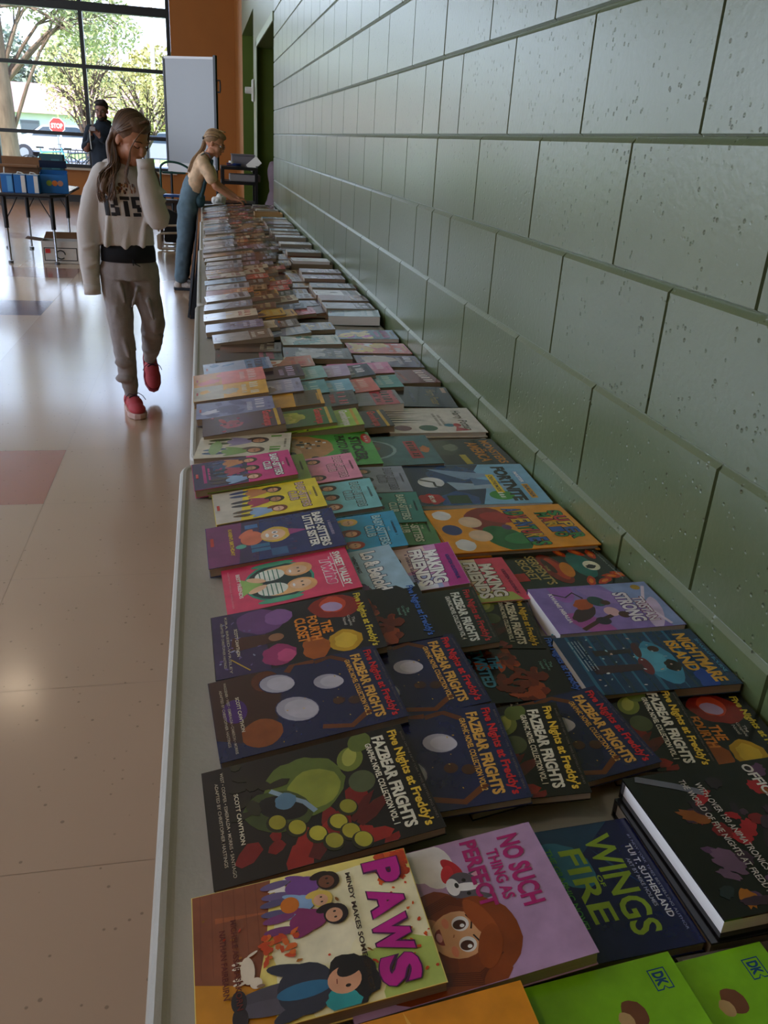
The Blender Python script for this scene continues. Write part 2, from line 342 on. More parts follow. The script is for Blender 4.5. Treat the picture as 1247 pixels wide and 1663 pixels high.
def d_nosuch(a, t):
    a.ov = .10
    a.ell(.16, .40, .17, .12, '#e8e2e0'); a.ell(.10, .33, .16, .12, '#e8e2e0'); a.ell(.20, .47, .09, .04, '#b8202c', 30); a.ell(.24, .44, .07, .04, '#cf2a35', -20)
    a.ell(.36, .485, .115, .10, '#5c545c'); a.poly([(.27, .53), (.24, .61), (.33, .56)], '#5c545c'); a.poly([(.42, .55), (.47, .61), (.48, .52)], '#5c545c')
    a.poly([(.28, .54), (.255, .595), (.315, .56)], '#e0a0b4'); a.ell(.36, .50, .03, .09, '#f2eeee', -10); a.ell(.34, .445, .065, .042, '#f2eeee'); a.ell(.335, .462, .02, .013, '#201a1c')
    for q in (.31, .41): a.ell(q, .50, .013, .013, '#191316')
    # long brown hair, then the face
    a.ell(.70, .47, .27, .25, '#8a3d12', wob=.05, n=30); a.ell(.52, .30, .17, .22, '#7e3610', 25, wob=.1, n=26); a.ell(.88, .34, .18, .30, '#8a3d12', -8, wob=.1, n=26); a.ell(.80, .18, .2, .25, '#7e3610', wob=.1)
    for k in range(7): a.line([(.84+.015*k, .54-.02*k), (.92+.012*k, .42), (.87+.012*k, .28), (.92, .1)], .008, '#642808')
    for k in range(6): a.line([(.52-.01*k, .50), (.45-.012*k, .40), (.50-.012*k, .28), (.42, .15)], .007, '#642808')
    a.ell(.62, .26, .12, .12, '#c98a5c'); a.ell(.66, .395, .155, .165, '#e0a576'); a.poly([(.52, .36), (.62, .255), (.79, .35)], '#e0a576')
    for k in range(5): a.poly([(.36+.05*k, .16), (.39+.05*k, .16), (.42+.045*k, .27), (.39+.045*k, .27)], '#1a1618' if k % 2 else '#f0ecec')
    for q in (.595, .735):
        a.ell(q, .415, .05, .052, '#f5f0ee'); a.ell(q+.005, .41, .032, .040, '#4a2010'); a.ell(q+.015, .42, .012, .014, '#ffffff'); a.line([(q-.05, .45), (q, .465), (q+.05, .45)], .01, '#28120a')
    a.ell(.57, .355, .035, .02, '#e58c6a'); a.ell(.76, .355, .035, .02, '#e58c6a'); a.ell(.65, .325, .055, .045, '#8e3a34', 0, 180, 360); a.ell(.65, .312, .03, .018, '#e09a98'); a.line([(.655, .375), (.672, .368)], .008, '#a86a44')
    a.ell(.60, .505, .16, .06, '#a04a18', 20, wob=.1); a.ell(.78, .50, .14, .07, '#93420f', -25, wob=.1)
    t.text('NO SUCH', .06, .82, .60, .92, '#b01f6e', .04, rise=-.02); t.text('THING AS', .14, .745, .52, .80, '#b01f6e', .03, rise=-.015)
    t.text('PERFECT', .03, .645, .54, .725, '#b01f6e', .04, rise=-.02)
def d_wings(a, t):
    a.poly([(0, .2), (0, .9), (.35, .62), (.7, .5), (1, .42), (1, 0), (0, 0)], '#1d4060'); a.ell(.3, .62, .2, .14, '#2f6f8c', 30, wob=.2); a.ell(.42, .52, .09, .06, '#7fa9a6', 20)
    for k in range(9): a.poly([(.1+.1*k, .0), (.16+.1*k, .0), (.2+.09*k, .5-.02*k)], '#173453' if k % 2 else '#24567a')
    a.poly([(.55, .2), (.9, .45), (.75, .42)], '#5f8f98'); a.poly([(.2, .75), (.6, .92), (.35, .8)], '#22406e')
    t.text('WINGS', .10, .745, .88, .875, '#8fae35', .02, rise=-.01); t.text('OF', .42, .715, .51, .735, '#8fae35', .02); t.text('FIRE', .19, .605, .76, .71, '#8fae35', .02)
    t.text('THE GRAPHIC NOVEL', .16, .55, .80, .578, '#4f9a52', .03); t.text('TUI T. SUTHERLAND', .22, .915, .80, .945, '#d9dce6', .02); t.text('ART BY MIKE HOLMES', .33, .885, .71, .903, '#a8b0c4', .01)
    t.text('#1 NEW YORK TIMES BESTSELLING AUTHOR', .14, .955, .90, .968, '#9aa2b8', 0)
def d_guide(a, t):
    rnd = random.Random(5)
    for k in range(46):
        a.ell(.05+.9*rnd.random(), .08+.55*rnd.random(), .03+.07*rnd.random(), .02+.05*rnd.random(), rnd.choice(['#7c1420', '#a81c2a', '#3c2438', '#5a3a5c', '#8a4a1c', '#2b1c2c', '#6d4f6a', '#b06a20', '#1f2b30']), rnd.random()*180, wob=.4, seed=k)
    a.line([(.02, .05), (.12, .2), (.2, .3)], .05, '#6d6f7c')
    t.text('OFFICIAL CHARACTER', .03, .56, 1.0-.04, .61, '#ded8d0', .03)
    t.text('at FREDDY\'S', .10, .67, .93, .76, '#b81f2e', .05); t.text('FIVE NIGHTS', .04, .80, .96, .92, '#b81f2e', .05)
    t.text('WITH OVER 150 ANIMATRONICS FROM', .12, .29, .90, .32, '#cfc6bf', .01); t.text('THE WORLD OF FIVE NIGHTS AT FREDDY\'S!', .08, .23, .94, .26, '#cfc6bf', .01)
def d_lime(a, t):
    a.ell(.42, .40, .26, .085, '#10120f', 74); a.ell(.36, .24, .20, .10, '#e39a1e', 74); a.poly([(.34, .82), (.31, .76), (.37, .72), (.46, .66), (.41, .75), (.43, .80), (.38, .78)], '#1a1a12')
    a.ell(.20, .79, .055, .045, '#7a4a33', 30, wob=.15); a.ell(.22, .755, .035, .028, '#c9a873', 20, wob=.15); a.ell(.5, .64, .07, .05, '#57b7c2', wob=.4, n=24); a.ell(.75, .3, .25, .12, '#10120f', 60)
    a.poly([(.055, .895), (.145, .895), (.145, .918), (.132, .926), (.145, .934), (.145, .955), (.055, .955)], '#1d4a78'); a.poly([(.060, .899), (.140, .899), (.140, .916), (.127, .926), (.140, .936), (.140, .951), (.060, .951)], '#86c81f')
    t.text('DK', .070, .905, .128, .944, '#1d4a78', .05)
def d_orange(a, t):
    a.poly([(0, .3), (.5, .6), (1, .55), (1, 1), (.3, 1)], '#f2a32a'); a.poly([(.1, 0), (.5, .4), (1, .2), (1, 0)], '#dd7f14'); a.poly([(.0, .62), (.4, .74), (1, .92), (1, .8), (.5, .66)], '#f7b748')
def d_ball(a, t):
    for k in range(9):
        for j in range(5): a.rect(.02+.2*j+(.1 if k % 2 else 0), .02+.11*k, .20+.2*j+(.1 if k % 2 else 0), .115+.11*k, '#6f625c' if (j+k) % 3 else '#8b7d76')
    a.ell(.3, .35, .24, .24, '#7c2c18'); a.ell(.28, .37, .19, .19, '#b4562c'); a.line([(.08, .35), (.3, .42), (.54, .4)], .012, '#4a1a10'); a.line([(.3, .2), (.27, .35), (.33, .52)], .012, '#4a1a10')
    a.rect(.0, .86, 1, .90, '#e8e2da'); a.rect(0, .9, 1, 1, '#39313a')
def fnaf_txt(t, top, main, sub, mainc, extra=None):
    t.text('Five Nights at Freddy\'s', .045, .905, .955, .965, top, .035)
    t.text('FAZBEAR FRIGHTS', .07, .832, .93, .892, mainc, .045); t.text(sub, .12, .79, .88, .82, mainc, .03)
    t.text('BASED ON THE NEW YORK TIMES BESTSELLING SERIES', .08, .978, .92, .988, '#6b6258', 0)
def credits(t, who):
    t.text('SCOTT CAWTHON', .28, .135, .72, .155, '#d8cdb4', .02); t.text(who, .05, .085, .95, .100, '#b9ad98', .01); t.text('ADAPTED BY CHRISTOPHER HASTINGS', .14, .055, .86, .070, '#b9ad98', .01)
def d_v1(a, t):
    a.poly([(0, 0), (1, 0), (1, .5), (.5, .3), (0, .45)], '#20150f'); leaves(a, 2, 16, ['#7c1512', '#97201a', '#5a120e'], (.55, .12, 1, .8), .09)
    a.ell(.22, .70, .09, .12, '#6f7a30', 70); a.ell(.2, .70, .05, .09, '#a3a54a', 70); a.ell(.08, .77, .08, .1, '#5c6a2c', 60); a.ell(.45, .72, .09, .1, '#4e5636', 80)
    a.ell(.36, .46, .26, .27, '#5d6c2a', 15, wob=.12, n=30); a.ell(.40, .50, .17, .18, '#8d9436', 15, wob=.1); a.ell(.52, .32, .17, .23, '#3f4a1f', -30, wob=.1); a.ell(.50, .34, .1, .17, '#150d0a', -30)
    a.line([(.33, .30), (.42, .37), (.50, .44), (.60, .48)], .035, '#8aa0ae'); a.ell(.45, .36, .07, .07, '#5c7f96', wob=.2)
    for q, r, c in ((.70, .38, '#a39a2c'), (.79, .46, '#b7ad38'), (.74, .56, '#b4a934'), (.84, .60, '#a79c30'), (.88, .52, '#9a9230'), (.64, .62, '#8f8a2b'), (.93, .64, '#a8a033'), (.62, .30, '#9a9028')):
        a.ell(q, r, .075, .065, '#2c2a10', 20); a.ell(q-.008, r+.004, .062, .052, c, 20)
    leaves(a, 7, 10, ['#2b2414', '#33301a'], (.0, .15, .5, .35), .06)
    fnaf_txt(t, '#e0b83c', None, 'GRAPHIC NOVEL COLLECTION VOL. 1', '#e2dcc6'); credits(t, 'WEST • COOPER • ESMERALDA • MORRIS • SANTIAGO')
def d_v2(a, t):
    a.poly([(0, 0), (.75, 0), (.95, .28), (.3, .4), (0, .3)], '#3d1d12'); a.ell(.78, .24, .16, .16, '#8a4718', wob=.1); a.ell(.15, .32, .14, .12, '#5e2c14'); a.ell(.45, .12, .15, .1, '#47206a')
    a.line([(.05, .62), (.02, .72), (.12, .80)], .05, '#5d2f16'); a.line([(.88, .55), (.95, .7), (.82, .82)], .05, '#6a3718'); a.line([(.1, .45), (0, .5), (.03, .62)], .06, '#6a3415')
    for u, v, r, ro in ((.22, .38, .15, 60), (.60, .45, .18, 50), (.35, .66, .125, 65)):
        a.ell(u, v, r*1.05, r*.85, '#2b2b52', ro); a.ell(u, v, r, r*.78, '#a9a6b4', ro); a.ell(u+.01, v+.02, r*.8, r*.6, '#bdb9c4', ro)
    a.ell(.62, .68, .05, .05, '#4a2a1a'); a.ell(.66, .76, .05, .05, '#4a2a1a')
    leaves(a, 9, 14, ['#c9a33a', '#3b4a9a', '#e0c060'], (.1, .3, .95, .85), .006)
    fnaf_txt(t, '#c4232a', None, 'GRAPHIC NOVEL COLLECTION VOL. 2', '#d9a44c'); credits(t, 'WAGGENER • WEST • ESMERALDA • CAMERON • MORRIS')
def d_v4(a, t):
    a.ell(.45, .45, .3, .28, '#3a2a1a', wob=.15); a.ell(.35, .56, .14, .13, '#7a6a4c', 20); a.ell(.37, .56, .09, .09, '#4a3b2a'); a.line([(.45, .3), (.6, .5), (.9, .55)], .05, '#5c4426')
    a.ell(.5, .1, .45, .15, '#2c4038', wob=.2); fnaf_txt(t, '#a5222a', None, 'GRAPHIC NOVEL COLLECTION VOL. 4', '#cfd0c4'); credits(t, 'WEST • COOPER • MORRIS')
def d_twist(a, t):
    leaves(a, 3, 34, ['#7a2414', '#94361c', '#5c1a10', '#b0481f'], (.05, .35, .5, .66), .07); leaves(a, 5, 30, ['#7a2414', '#6a1f14', '#a23f1e'], (.55, .52, .97, .78), .07)
    a.ell(.3, .2, .3, .14, '#26304a', wob=.2); a.ell(.5, .35, .3, .1, '#3a1410', wob=.3)
    t.text('Five Nights at Freddy\'s', .045, .905, .955, .965, '#3f69b8', .035); t.text('THE', .30, .50, .50, .57, '#4a93b8', .04); t.text('TWISTED', .18, .415, .78, .49, '#4a93b8', .04); t.text('ONES', .30, .33, .66, .40, '#4a93b8', .04)
    t.text('The', .44, .855, .53, .875, '#7fae9a', 0); t.text('Graphic', .40, .828, .58, .85, '#7fae9a', 0); t.text('Novel', .43, .80, .55, .82, '#7fae9a', 0); credits(t, 'KIRA BREED-WRISLEY')
def d_fourth(a, t):
    a.rect(0, 0, 1, .32, '#3b2a52'); a.ell(.22, .3, .22, .2, '#6b3f7a', 60, wob=.15); a.ell(.2, .42, .13, .13, '#8a5a9a', wob=.15)
    a.ell(.2, .78, .24, .2, '#8d1f18', 80, wob=.15); a.ell(.16, .77, .12, .14, '#c9442a', 80, wob=.2); a.ell(.2, .76, .1, .08, '#b79cc4', 70, wob=.1)
    a.ell(.78, .78, .16, .15, '#c79a22', wob=.2); a.ell(.78, .78, .11, .1, '#e0b93a', wob=.3); a.ell(.8, .6, .17, .12, '#a8551a', wob=.3); a.ell(.80, .38, .15, .15, '#9c2f68', wob=.25); a.ell(.83, .42, .09, .08, '#c74a80', wob=.25)
    a.poly([(.42, .12), (.46, .36), (.60, .38), (.64, .1)], '#4a2218'); a.ell(.53, .38, .06, .07, '#9a6a4c'); leaves(a, 6, 20, ['#8c8fb0', '#6d5c92'], (.1, .02, .9, .28), .015); a.line([(.75, .1), (.95, .2)], .012, '#c9a33a')
    t.text('Five Nights at Freddy\'s', .045, .905, .955, .965, '#d8bf3c', .035); t.text('THE', .42, .66, .62, .725, '#e0862c', .04); t.text('FOURTH', .30, .585, .70, .65, '#e0862c', .04); t.text('CLOSET', .30, .505, .70, .575, '#e0862c', .04)
    t.text('The', .44, .855, .53, .875, '#d8d2c4', 0); t.text('Graphic', .40, .828, .58, .85, '#d8d2c4', 0); t.text('Novel', .43, .80, .55, .82, '#d8d2c4', 0); credits(t, 'KIRA BREED-WRISLEY')
def d_twins(a, t):
    a.ell(.5, .42, .42, .40, '#3f9a82'); a.ell(.5, .42, .385, .37, '#15383c'); a.poly([(.3, .12), (.5, .3), (.7, .12), (.5, .14)], '#9cc46a')
    for u, s in ((.34, 1), (.66, -1)):
        a.ell(u-.02*s, .58, .15, .17, '#eeb278', 10*s); a.ell(u-.10*s, .45, .06, .2, '#f0bb80'); a.ell(u, .36, .13, .17, '#e9efe4')
        for k in range(5): a.rect(u-.12, .28+.035*k, u+.12, .288+.035*k, '#3a7a66')
        a.ell(u, .57, .10, .12, '#f3c7a0'); a.ell(u, .52, .035, .014, '#ffffff'); a.ell(u-.04, .585, .012, .016, '#222a3a'); a.ell(u+.04, .585, .012, .016, '#222a3a'); a.ell(u+.06*s, .25, .12, .05, '#f3c7a0', 60*s)
    a.ell(.1, .4, .05, .25, '#57ad8c'); a.ell(.9, .4, .05, .25, '#57ad8c')
    t.text('SWEET VALLEY', .10, .88, .90, .94, '#f3f0ea', .04); t.otext('Twins', .18, .765, .80, .87, '#ee5a86', '#f8e6ea', .05, shear=.2, o=.10); t.text('BEST FRIENDS', .18, .105, .72, .135, '#f3e3e0', .03); t.text('ADAPTED BY NICOLE ANDELFINGER', .08, .045, .9, .057, '#f1a9b8', 0); a.rect(.1, .865, .92, .872, '#f8e6ea')
def d_lo(a, t):
    a.poly([(0, 0), (1, 0), (1, .72), (.75, .66), (.6, .5), (.35, .5), (.2, .62), (0, .56)], '#2d2344'); a.ell(.85, .58, .12, .14, '#6a3f74', wob=.3); leaves(a, 4, 30, ['#2b8ea8', '#b0407a', '#e07a30', '#cfcfe8'], (0, .05, 1, .5), .02); a.line([(.28, .56), (.36, .50), (.33, .42)], .03, '#c8502c')
    t.otext('Lo & Behold', .08, .735, .95, .86, '#fbfdff', '#4a5a78', .04, rise=-.02); t.text('WENDY MASS', .12, .655, .52, .685, '#2a3550', .04)
def d_mf(a, t, pink=False):
    if pink:
        a.poly([(0, 0), (1, 0), (1, .80), (.6, .72), (0, .76)], '#f3e3c8'); a.poly([(.6, 0), (1, 0), (1, .95), (.82, .9)], '#b6c46a')
    else:
        a.poly([(0, .88), (1, .84), (1, 1), (0, 1)], '#b8348c'); a.poly([(0, .4), (.6, .55), (.5, .8), (0, .78)], '#e8cfd0'); a.poly([(.6, .4), (1, .3), (1, .8), (.7, .8)], '#a9b8e8'); a.ell(.95, .68, .14, .12, '#e8ecfa')
    kid(a, .3, .3, .9, '#5a3018', '#e07a9a', '#4a5a8a'); kid(a, .7, .3, .9, '#221a1c', '#4aa0c0', '#3a3a5a', '#8a5a40')
    t.otext('MAKING', .14, .76, .90, .875, '#ffffff', '#5a3a6a' if not pink else '#5a2430', .05, rise=-.02, o=.10); t.otext('FRIENDS', .08, .645, .92, .755, '#ffffff', '#5a3a6a' if not pink else '#5a2430', .05, rise=-.02, o=.10)
    t.marks(.16, .605, .86, .63, '#4a2a6a' if not pink else '#c8443c', 5); t.text('KRISTEN GUDSNUK', .30, .92, .88, .95, '#2a3a8a' if not pink else '#7a2a58', .03)
def d_serp(a, t):
    a.ell(.45, .72, .34, .16, '#1f6f66', wob=.1); a.ell(.5, .80, .13, .11, '#f1efcf'); a.ell(.52, .79, .05, .07, '#221a1e', wob=.5)
    for k, (u, v) in enumerate(((.2, .9), (.12, .78), (.8, .88), (.9, .78), (.88, .66), (.1, .62), (.78, .97))): a.ell(u, v, .12, .055, '#c23a16', 40*k, wob=.3); a.ell(u, v, .06, .028, '#e87a20', 40*k, wob=.3)
    a.ell(.50, .45, .40, .16, '#7c1c14', 5); a.ell(.5, .47, .30, .09, '#b8381c', 5); a.ell(.55, .55, .2, .09, '#d8801e', -10); a.ell(.42, .42, .2, .05, '#4a100e', 5); a.rect(.55, .03, .75, .15, '#b81e22')
    t.text('SERPENT\'S', .12, .27, .88, .36, '#b9a05c', .02); t.text('SECRET', .2, .16, .75, .25, '#b9a05c', .02); t.text('THE', .40, .375, .55, .40, '#b9a05c', .01); t.text('SAYANTANI DASGUPTA', .1, .95, .9, .965, '#a8b8a8', .01)
def d_tri(a, t):
    a.poly([(0, .6), (1, .9), (1, 1), (0, 1)], '#8ba0d0'); a.ell(.25, .55, .3, .13, '#9c7fc4', 50, wob=.1); a.ell(.7, .85, .35, .1, '#d3bfe0', -20, wob=.1); a.ell(.85, .3, .3, .16, '#b05ba8', 40, wob=.2); a.ell(.1, .25, .25, .15, '#a06ac0', wob=.2); a.line([(.1, .95), (.5, .82), (.95, .9)], .04, '#e8d8ee')
    a.ell(.62, .30, .10, .22, '#3a1f2c', 40, wob=.2); a.ell(.62, .52, .10, .09, '#e6b9c0'); a.ell(.70, .60, .07, .07, '#4a2320'); a.line([(.95, .2), (.8, .36), (.7, .5)], .06, '#4a2320'); a.ell(.80, .40, .08, .09, '#2a1c38')
    a.ell(.42, .35, .1, .14, '#b5502a', 30, wob=.3); a.ell(.38, .47, .12, .1, '#214a4a', 30); a.ell(.42, .53, .055, .06, '#4a2824'); a.line([(.15, .15), (.25, .25), (.15, .33), (.3, .38)], .025, '#2b1c30'); a.ell(.12, .88, .06, .06, '#a8862a')
    t.otext('TRISTAN', .34, .77, .86, .86, '#e9e2ee', '#7a3a5a', .03, rise=-.02); t.otext('STRONG', .22, .64, .86, .76, '#f0e9f4', '#5a4a7a', .04, rise=-.02); t.text('KWAME MBALIA', .15, .13, .8, .165, '#efe6f0', .03)
def d_night(a, t):
    for k in range(12): a.poly([(.0, .08+.07*k), (1, .06+.07*k+.01*(k % 3)), (1, .085+.07*k), (0, .10+.07*k)], '#16384f' if k % 2 else '#2c6a8a')
    a.ell(.55, .60, .36, .18, '#3f8fb0', wob=.15); a.ell(.5, .55, .2, .16, '#57a9c4', wob=.2)
    a.ell(.32, .50, .045, .14, '#4a1f28', 78); a.ell(.32, .62, .055, .06, '#3a1a1a'); a.poly([(.28, .2), (.30, .46), (.36, .46), (.38, .2)], '#241a26')
    a.ell(.60, .48, .065, .15, '#6a2430', 85); a.ell(.62, .66, .095, .085, '#1f1418', wob=.3); a.poly([(.54, .12), (.56, .46), (.66, .46), (.68, .12)], '#3a2230'); leaves(a, 3, 24, ['#9ac0cc', '#c9b0a0', '#dfe8ea'], (.05, .1, .98, .7), .014); a.ell(.9, .8, .2, .1, '#284a9a', wob=.4)
    t.text('NIGHTMARE', .08, .835, .94, .93, '#d9a53a', .04); t.text('ISLAND', .2, .73, .74, .82, '#d9a53a', .04); t.text('SHAKIRAH BOURNE', .2, .955, .8, .98, '#4f93b0', .03)
    for k in range(4): t.marks(.1, .08+.022*k, .62, .090+.022*k, '#a9c4cf', k)
def d_mario(a, t):
    # plain round red and green shapes where the known characters stand
    a.ell(.28, .38, .22, .30, '#8a2320', 60, wob=.06); a.ell(.26, .48, .20, .13, '#b3282a', 70); a.ell(.74, .42, .20, .30, '#1f6a34', 110, wob=.06); a.ell(.76, .52, .19, .12, '#2c8042', 100)
    a.ell(.34, .26, .13, .12, '#e8c7a4'); a.ell(.66, .26, .13, .12, '#e8c7a4'); a.ell(.15, .1, .11, .1, '#eceae6', wob=.15); a.ell(.84, .12, .12, .10, '#eceae6', wob=.15); a.ell(.5, .1, .12, .1, '#2a3a78')
    a.ell(.5, .48, .06, .05, '#5a3a6a')
    cs = ['#c8302c', '#2f8a3c', '#2c5aa8', '#e0b02a']
    for s, u0, u1, v0, v1 in (('SUPER', .16, .86, .86, .955), ('MARIO', .20, .80, .76, .85), ('ADVENTURES', .06, .95, .55, .68)):
        n = len(s)
        for i, ch in enumerate(s):
            ua = u0+(u1-u0)*i/n; ub = u0+(u1-u0)*(i+.9)/n; t.otext(ch, ua, v0, ub, v1, cs[(i*3+n) % 4], '#1c2238', .03, o=.12)
def d_fort(a, t):
    a.poly([(0, 0), (1, 0), (1, .48), (.7, .56), (.5, .6), (.3, .52), (0, .64)], '#1d3054'); a.ell(.25, .38, .22, .26, '#2a4a7c', 20, wob=.2); a.poly([(.1, .2), (.4, .45), (.3, .75), (.2, .5)], '#86a6c8'); a.poly([(.45, .3), (.6, .85), (.66, .35)], '#9fb9cf')
    a.poly([(.35, .5), (.5, .78), (.55, .5)], '#5d7fa8'); a.ell(.45, .18, .13, .13, '#e9eef2'); a.line([(.38, .1), (.45, .2), (.55, .2), (.6, .3)], .03, '#15181e'); a.ell(.9, .33, .2, .18, '#31508a', wob=.3); a.ell(.85, .12, .115, .115, '#c0202c', wob=.3, n=26); a.rect(.78, .24, .97, .40, '#23482f'); a.ell(.8, .66, .11, .12, '#3f9a3c')
    t.rect(.28, .64, .74, .70, '#f0cf2c'); t.text('CREATIVE MODE', .31, .655, .71, .685, '#16202c', .02); t.otext('FORTNITE', .08, .73, .93, .83, '#101418', '#101418', .05, o=.05); t.rect(.2, .87, .52, .92, '#7fb2dd'); t.rect(.54, .87, .88, .92, '#e9a92c')
    t.text('MASTER', .22, .88, .50, .91, '#f2f6fa', .03); t.text('BUILDER', .56, .88, .86, .91, '#26364a', .03); t.text('$5.99', .77, .10, .93, .14, '#f4f0ea', .04); t.marks(.73, .64, .87, .68, '#eaf4e4', 6)
def d_monst(a, t):
    a.ell(.3, .35, .2, .3, '#4f5a4a', 80, wob=.15); a.ell(.3, .45, .1, .14, '#77806a', 60, wob=.3); a.ell(.6, .15, .2, .12, '#2c3a30', wob=.3)
    t.text('MONSTERS', .06, .83, .95, .93, '#c07c24', .03); t.text('OF', .4, .79, .5, .82, '#c07c24', .02); t.text('AMERICA', .12, .65, .88, .78, '#c07c24', .03); t.rect(.6, .47, .95, .54, '#b8a52c')
def d_hpw(a, t):
    for k in range(7): a.poly([(0.03+.09*k, .05), (.09+.09*k, .05), (.06+.09*k, .36+.05*(k % 3))], '#2f2f36')
    a.ell(.82, .16, .1, .11, '#7c2030'); a.ell(.82, .42, .11, .12, '#2c5f44'); a.ell(.72, .66, .06, .07, '#3c7f96'); a.ell(.72, .74, .07, .05, '#b0283a'); a.poly([(.78, .72), (.95, .68), (.92, .85)], '#b0283a')
    t.text('Harry Potter', .12, .76, .9, .88, '#5c4a38', .02, shear=.1); t.marks(.3, .60, .7, .63, '#8a8278', 1); t.marks(.25, .55, .75, .58, '#8a8278', 2)
def d_hpd(a, t):
    a.ell(.45, .25, .14, .13, '#a9b0a8', wob=.2); a.line([(.8, .1), (.7, .25), (.85, .35)], .05, '#b0a090'); a.ell(.15, .4, .1, .1, '#a08a78'); a.rect(.05, .92, .3, .97, '#c09a80')
    t.text('Harry Potter', .15, .70, .88, .84, '#8c7a4c', .02, shear=.1); t.marks(.2, .52, .8, .56, '#6f7688', 5)
def d_pwr(a, t):
    a.ell(.4, .25, .3, .2, '#7c3c1a', wob=.2); a.ell(.5, .2, .14, .12, '#c0762c', wob=.2); t.marks(.06, .78, .94, .92, '#e8dcd8', 9); t.marks(.2, .5, .8, .56, '#c47a6c', 3)
def d_jar(a, t):
    a.ell(.45, .32, .34, .36, '#8fb0b0'); a.ell(.45, .32, .30, .32, '#3f5c60'); a.ell(.4, .3, .18, .2, '#7c4a3c', wob=.3); a.ell(.52, .3, .1, .14, '#26363c', wob=.3); t.rect(.2, .72, .8, .84, '#a8323a'); t.marks(.24, .745, .76, .815, '#3a2024', 2); t.ell(.5, .9, .1, .06, '#c87a4c', wob=.6)
def d_stick(a, t):
    a.ell(.4, .32, .38, .40, '#c9945c', wob=.1, n=30); a.ell(.55, .22, .22, .17, '#e0b680', wob=.08); a.ell(.58, .26, .07, .06, '#1a1718'); a.ell(.3, .36, .04, .05, '#20181a'); a.ell(.72, .46, .04, .045, '#20181a'); a.ell(.62, .1, .08, .06, '#b86a70'); a.ell(.18, .2, .1, .2, '#a87440', 20)
    for k in range(12): a.rect(.2+.05*(k % 5), .36+.04*(k % 3)+.06*(k//5), .24+.05*(k % 5), .39+.04*(k % 3)+.06*(k//5), '#f2efe8' if k % 2 else '#2a2c2e')
    for k in range(30): a.ell(.62+.36*((k*37) % 17)/17, .9-.035*(k % 6), .012, .012, '#16401c')
    t.text('STICKER', .14, .80, .88, .90, '#14301a', .04); t.text('PHOTO MOSAIC', .08, .68, .95, .77, '#14301a', .03); t.ell(.22, .955, .16, .055, '#c8302c'); t.marks(.12, .94, .32, .965, '#f2e0d8', 4)
def d_remix(a, t):
    kid(a, .3, .45, 1.1, '#3a2a30', '#9a8fb4', '#4a5a3c'); kid(a, .75, .42, 1.1, '#5a4030', '#7aa04c', '#3a5a7c'); a.ell(.55, .2, .3, .1, '#8fae6c', wob=.2); t.marks(.1, .78, .92, .90, '#5a9a34', 7); t.marks(.3, .93, .7, .955, '#6a6258', 8)
def bsc(tcol, kids, extra=None, word='BABY-SITTERS', second='CLUB', low=None):
    def d(a, t):
        if low: a.poly(low[1], low[0])
        if extra: extra(a)
        n = len(kids)
        for i, (hr, tp, pn, sk) in enumerate(kids): kid(a, .18+.64*i/max(1, n-1), .42, .82, hr, tp, pn, sk)
        t.text('THE', .44, .885, .56, .905, tcol, .02); t.otext(word, .08, .79, .92, .87, tcol, '#2a2a3a', .04, o=.065); t.otext(second, .34 if len(second) < 6 else .12, .70, .66 if len(second) < 6 else .88, .78, tcol, '#2a2a3a', .04, o=.065)
        t.marks(.3, .935, .7, .955, '#3a3040', 3); a.rect(.42, .03, .58, .055, '#c8302c')
    return d
K1 = [('#3a2018', '#c9824c', '#3a4a7a', '#e0a880'), ('#1a1416', '#b03a58', '#2a2a3a', '#c08a68'), ('#7a3a1c', '#8fb0d8', '#5a4a3a', '#f0c0a0')]
def d_bsls(a, t):
    a.poly([(0, 0), (1, 0), (1, .24), (0, .30)], '#7a2f6a'); a.poly([(0, .28), (1, .22), (1, .36), (0, .42)], '#3c2a58')
    a.rect(.62, .32, .80, .46, '#2f6f98'); a.rect(.70, .32, .725, .46, '#1f3a6a'); a.rect(.78, .46, .95, .58, '#2f5f90'); a.rect(.1, .3, .2, .4, '#4a7ab0')
    for k in range(12): a.poly([(.05+.08*k, .62+.02*(k % 3)), (.09+.08*k, .62+.02*(k % 3)), (.07+.08*k, .57+.02*(k % 3))], '#35447a' if k % 2 else '#44305e')
    a.ell(.45, .34, .17, .13, '#e07a5c', wob=.1); a.ell(.32, .30, .05, .12, '#e07a5c', 50); a.ell(.45, .52, .185, .17, '#e6bf4a', wob=.1); a.ell(.45, .50, .14, .14, '#f0c49a'); a.ell(.45, .455, .05, .02, '#ffffff'); a.poly([(.36, .62), (.46, .76), (.52, .62)], '#a84a8c'); a.ell(.46, .765, .02, .02, '#e8dce8')
    for q in (.40, .50): a.ell(q, .515, .035, .035, '#ffffff'); a.ell(q, .515, .014, .018, '#2a2030')
    a.ell(.62, .25, .05, .06, '#5fae9a')
    t.otext('BABY-SITTERS', .06, .83, .94, .90, '#f0eee8', '#2a2a3a', .04, o=.065); t.otext('LITTLE SISTER', .10, .75, .90, .82, '#f0eee8', '#2a2a3a', .04, o=.065); t.marks(.34, .925, .70, .95, '#b0a8c8', 3)
    t.text('KAREN\'S BIRTHDAY', .14, .17, .80, .20, '#e6c23c', .03); a.rect(.3, .03, .5, .055, '#c8302c')
def bscm_x(a):
    a.poly([(0, 0), (1, 0), (1, .52), (0, .56)], '#33285c'); a.ell(.4, .34, .3, .2, '#28507a', wob=.1); a.rect(.1, .1, .8, .13, '#b0307a'); a.rect(.25, .15, .7, .17, '#b0307a'); leaves(a, 6, 12, ['#b0307a', '#5a3a7a', '#e0a83c'], (.1, .2, .9, .6), .04)
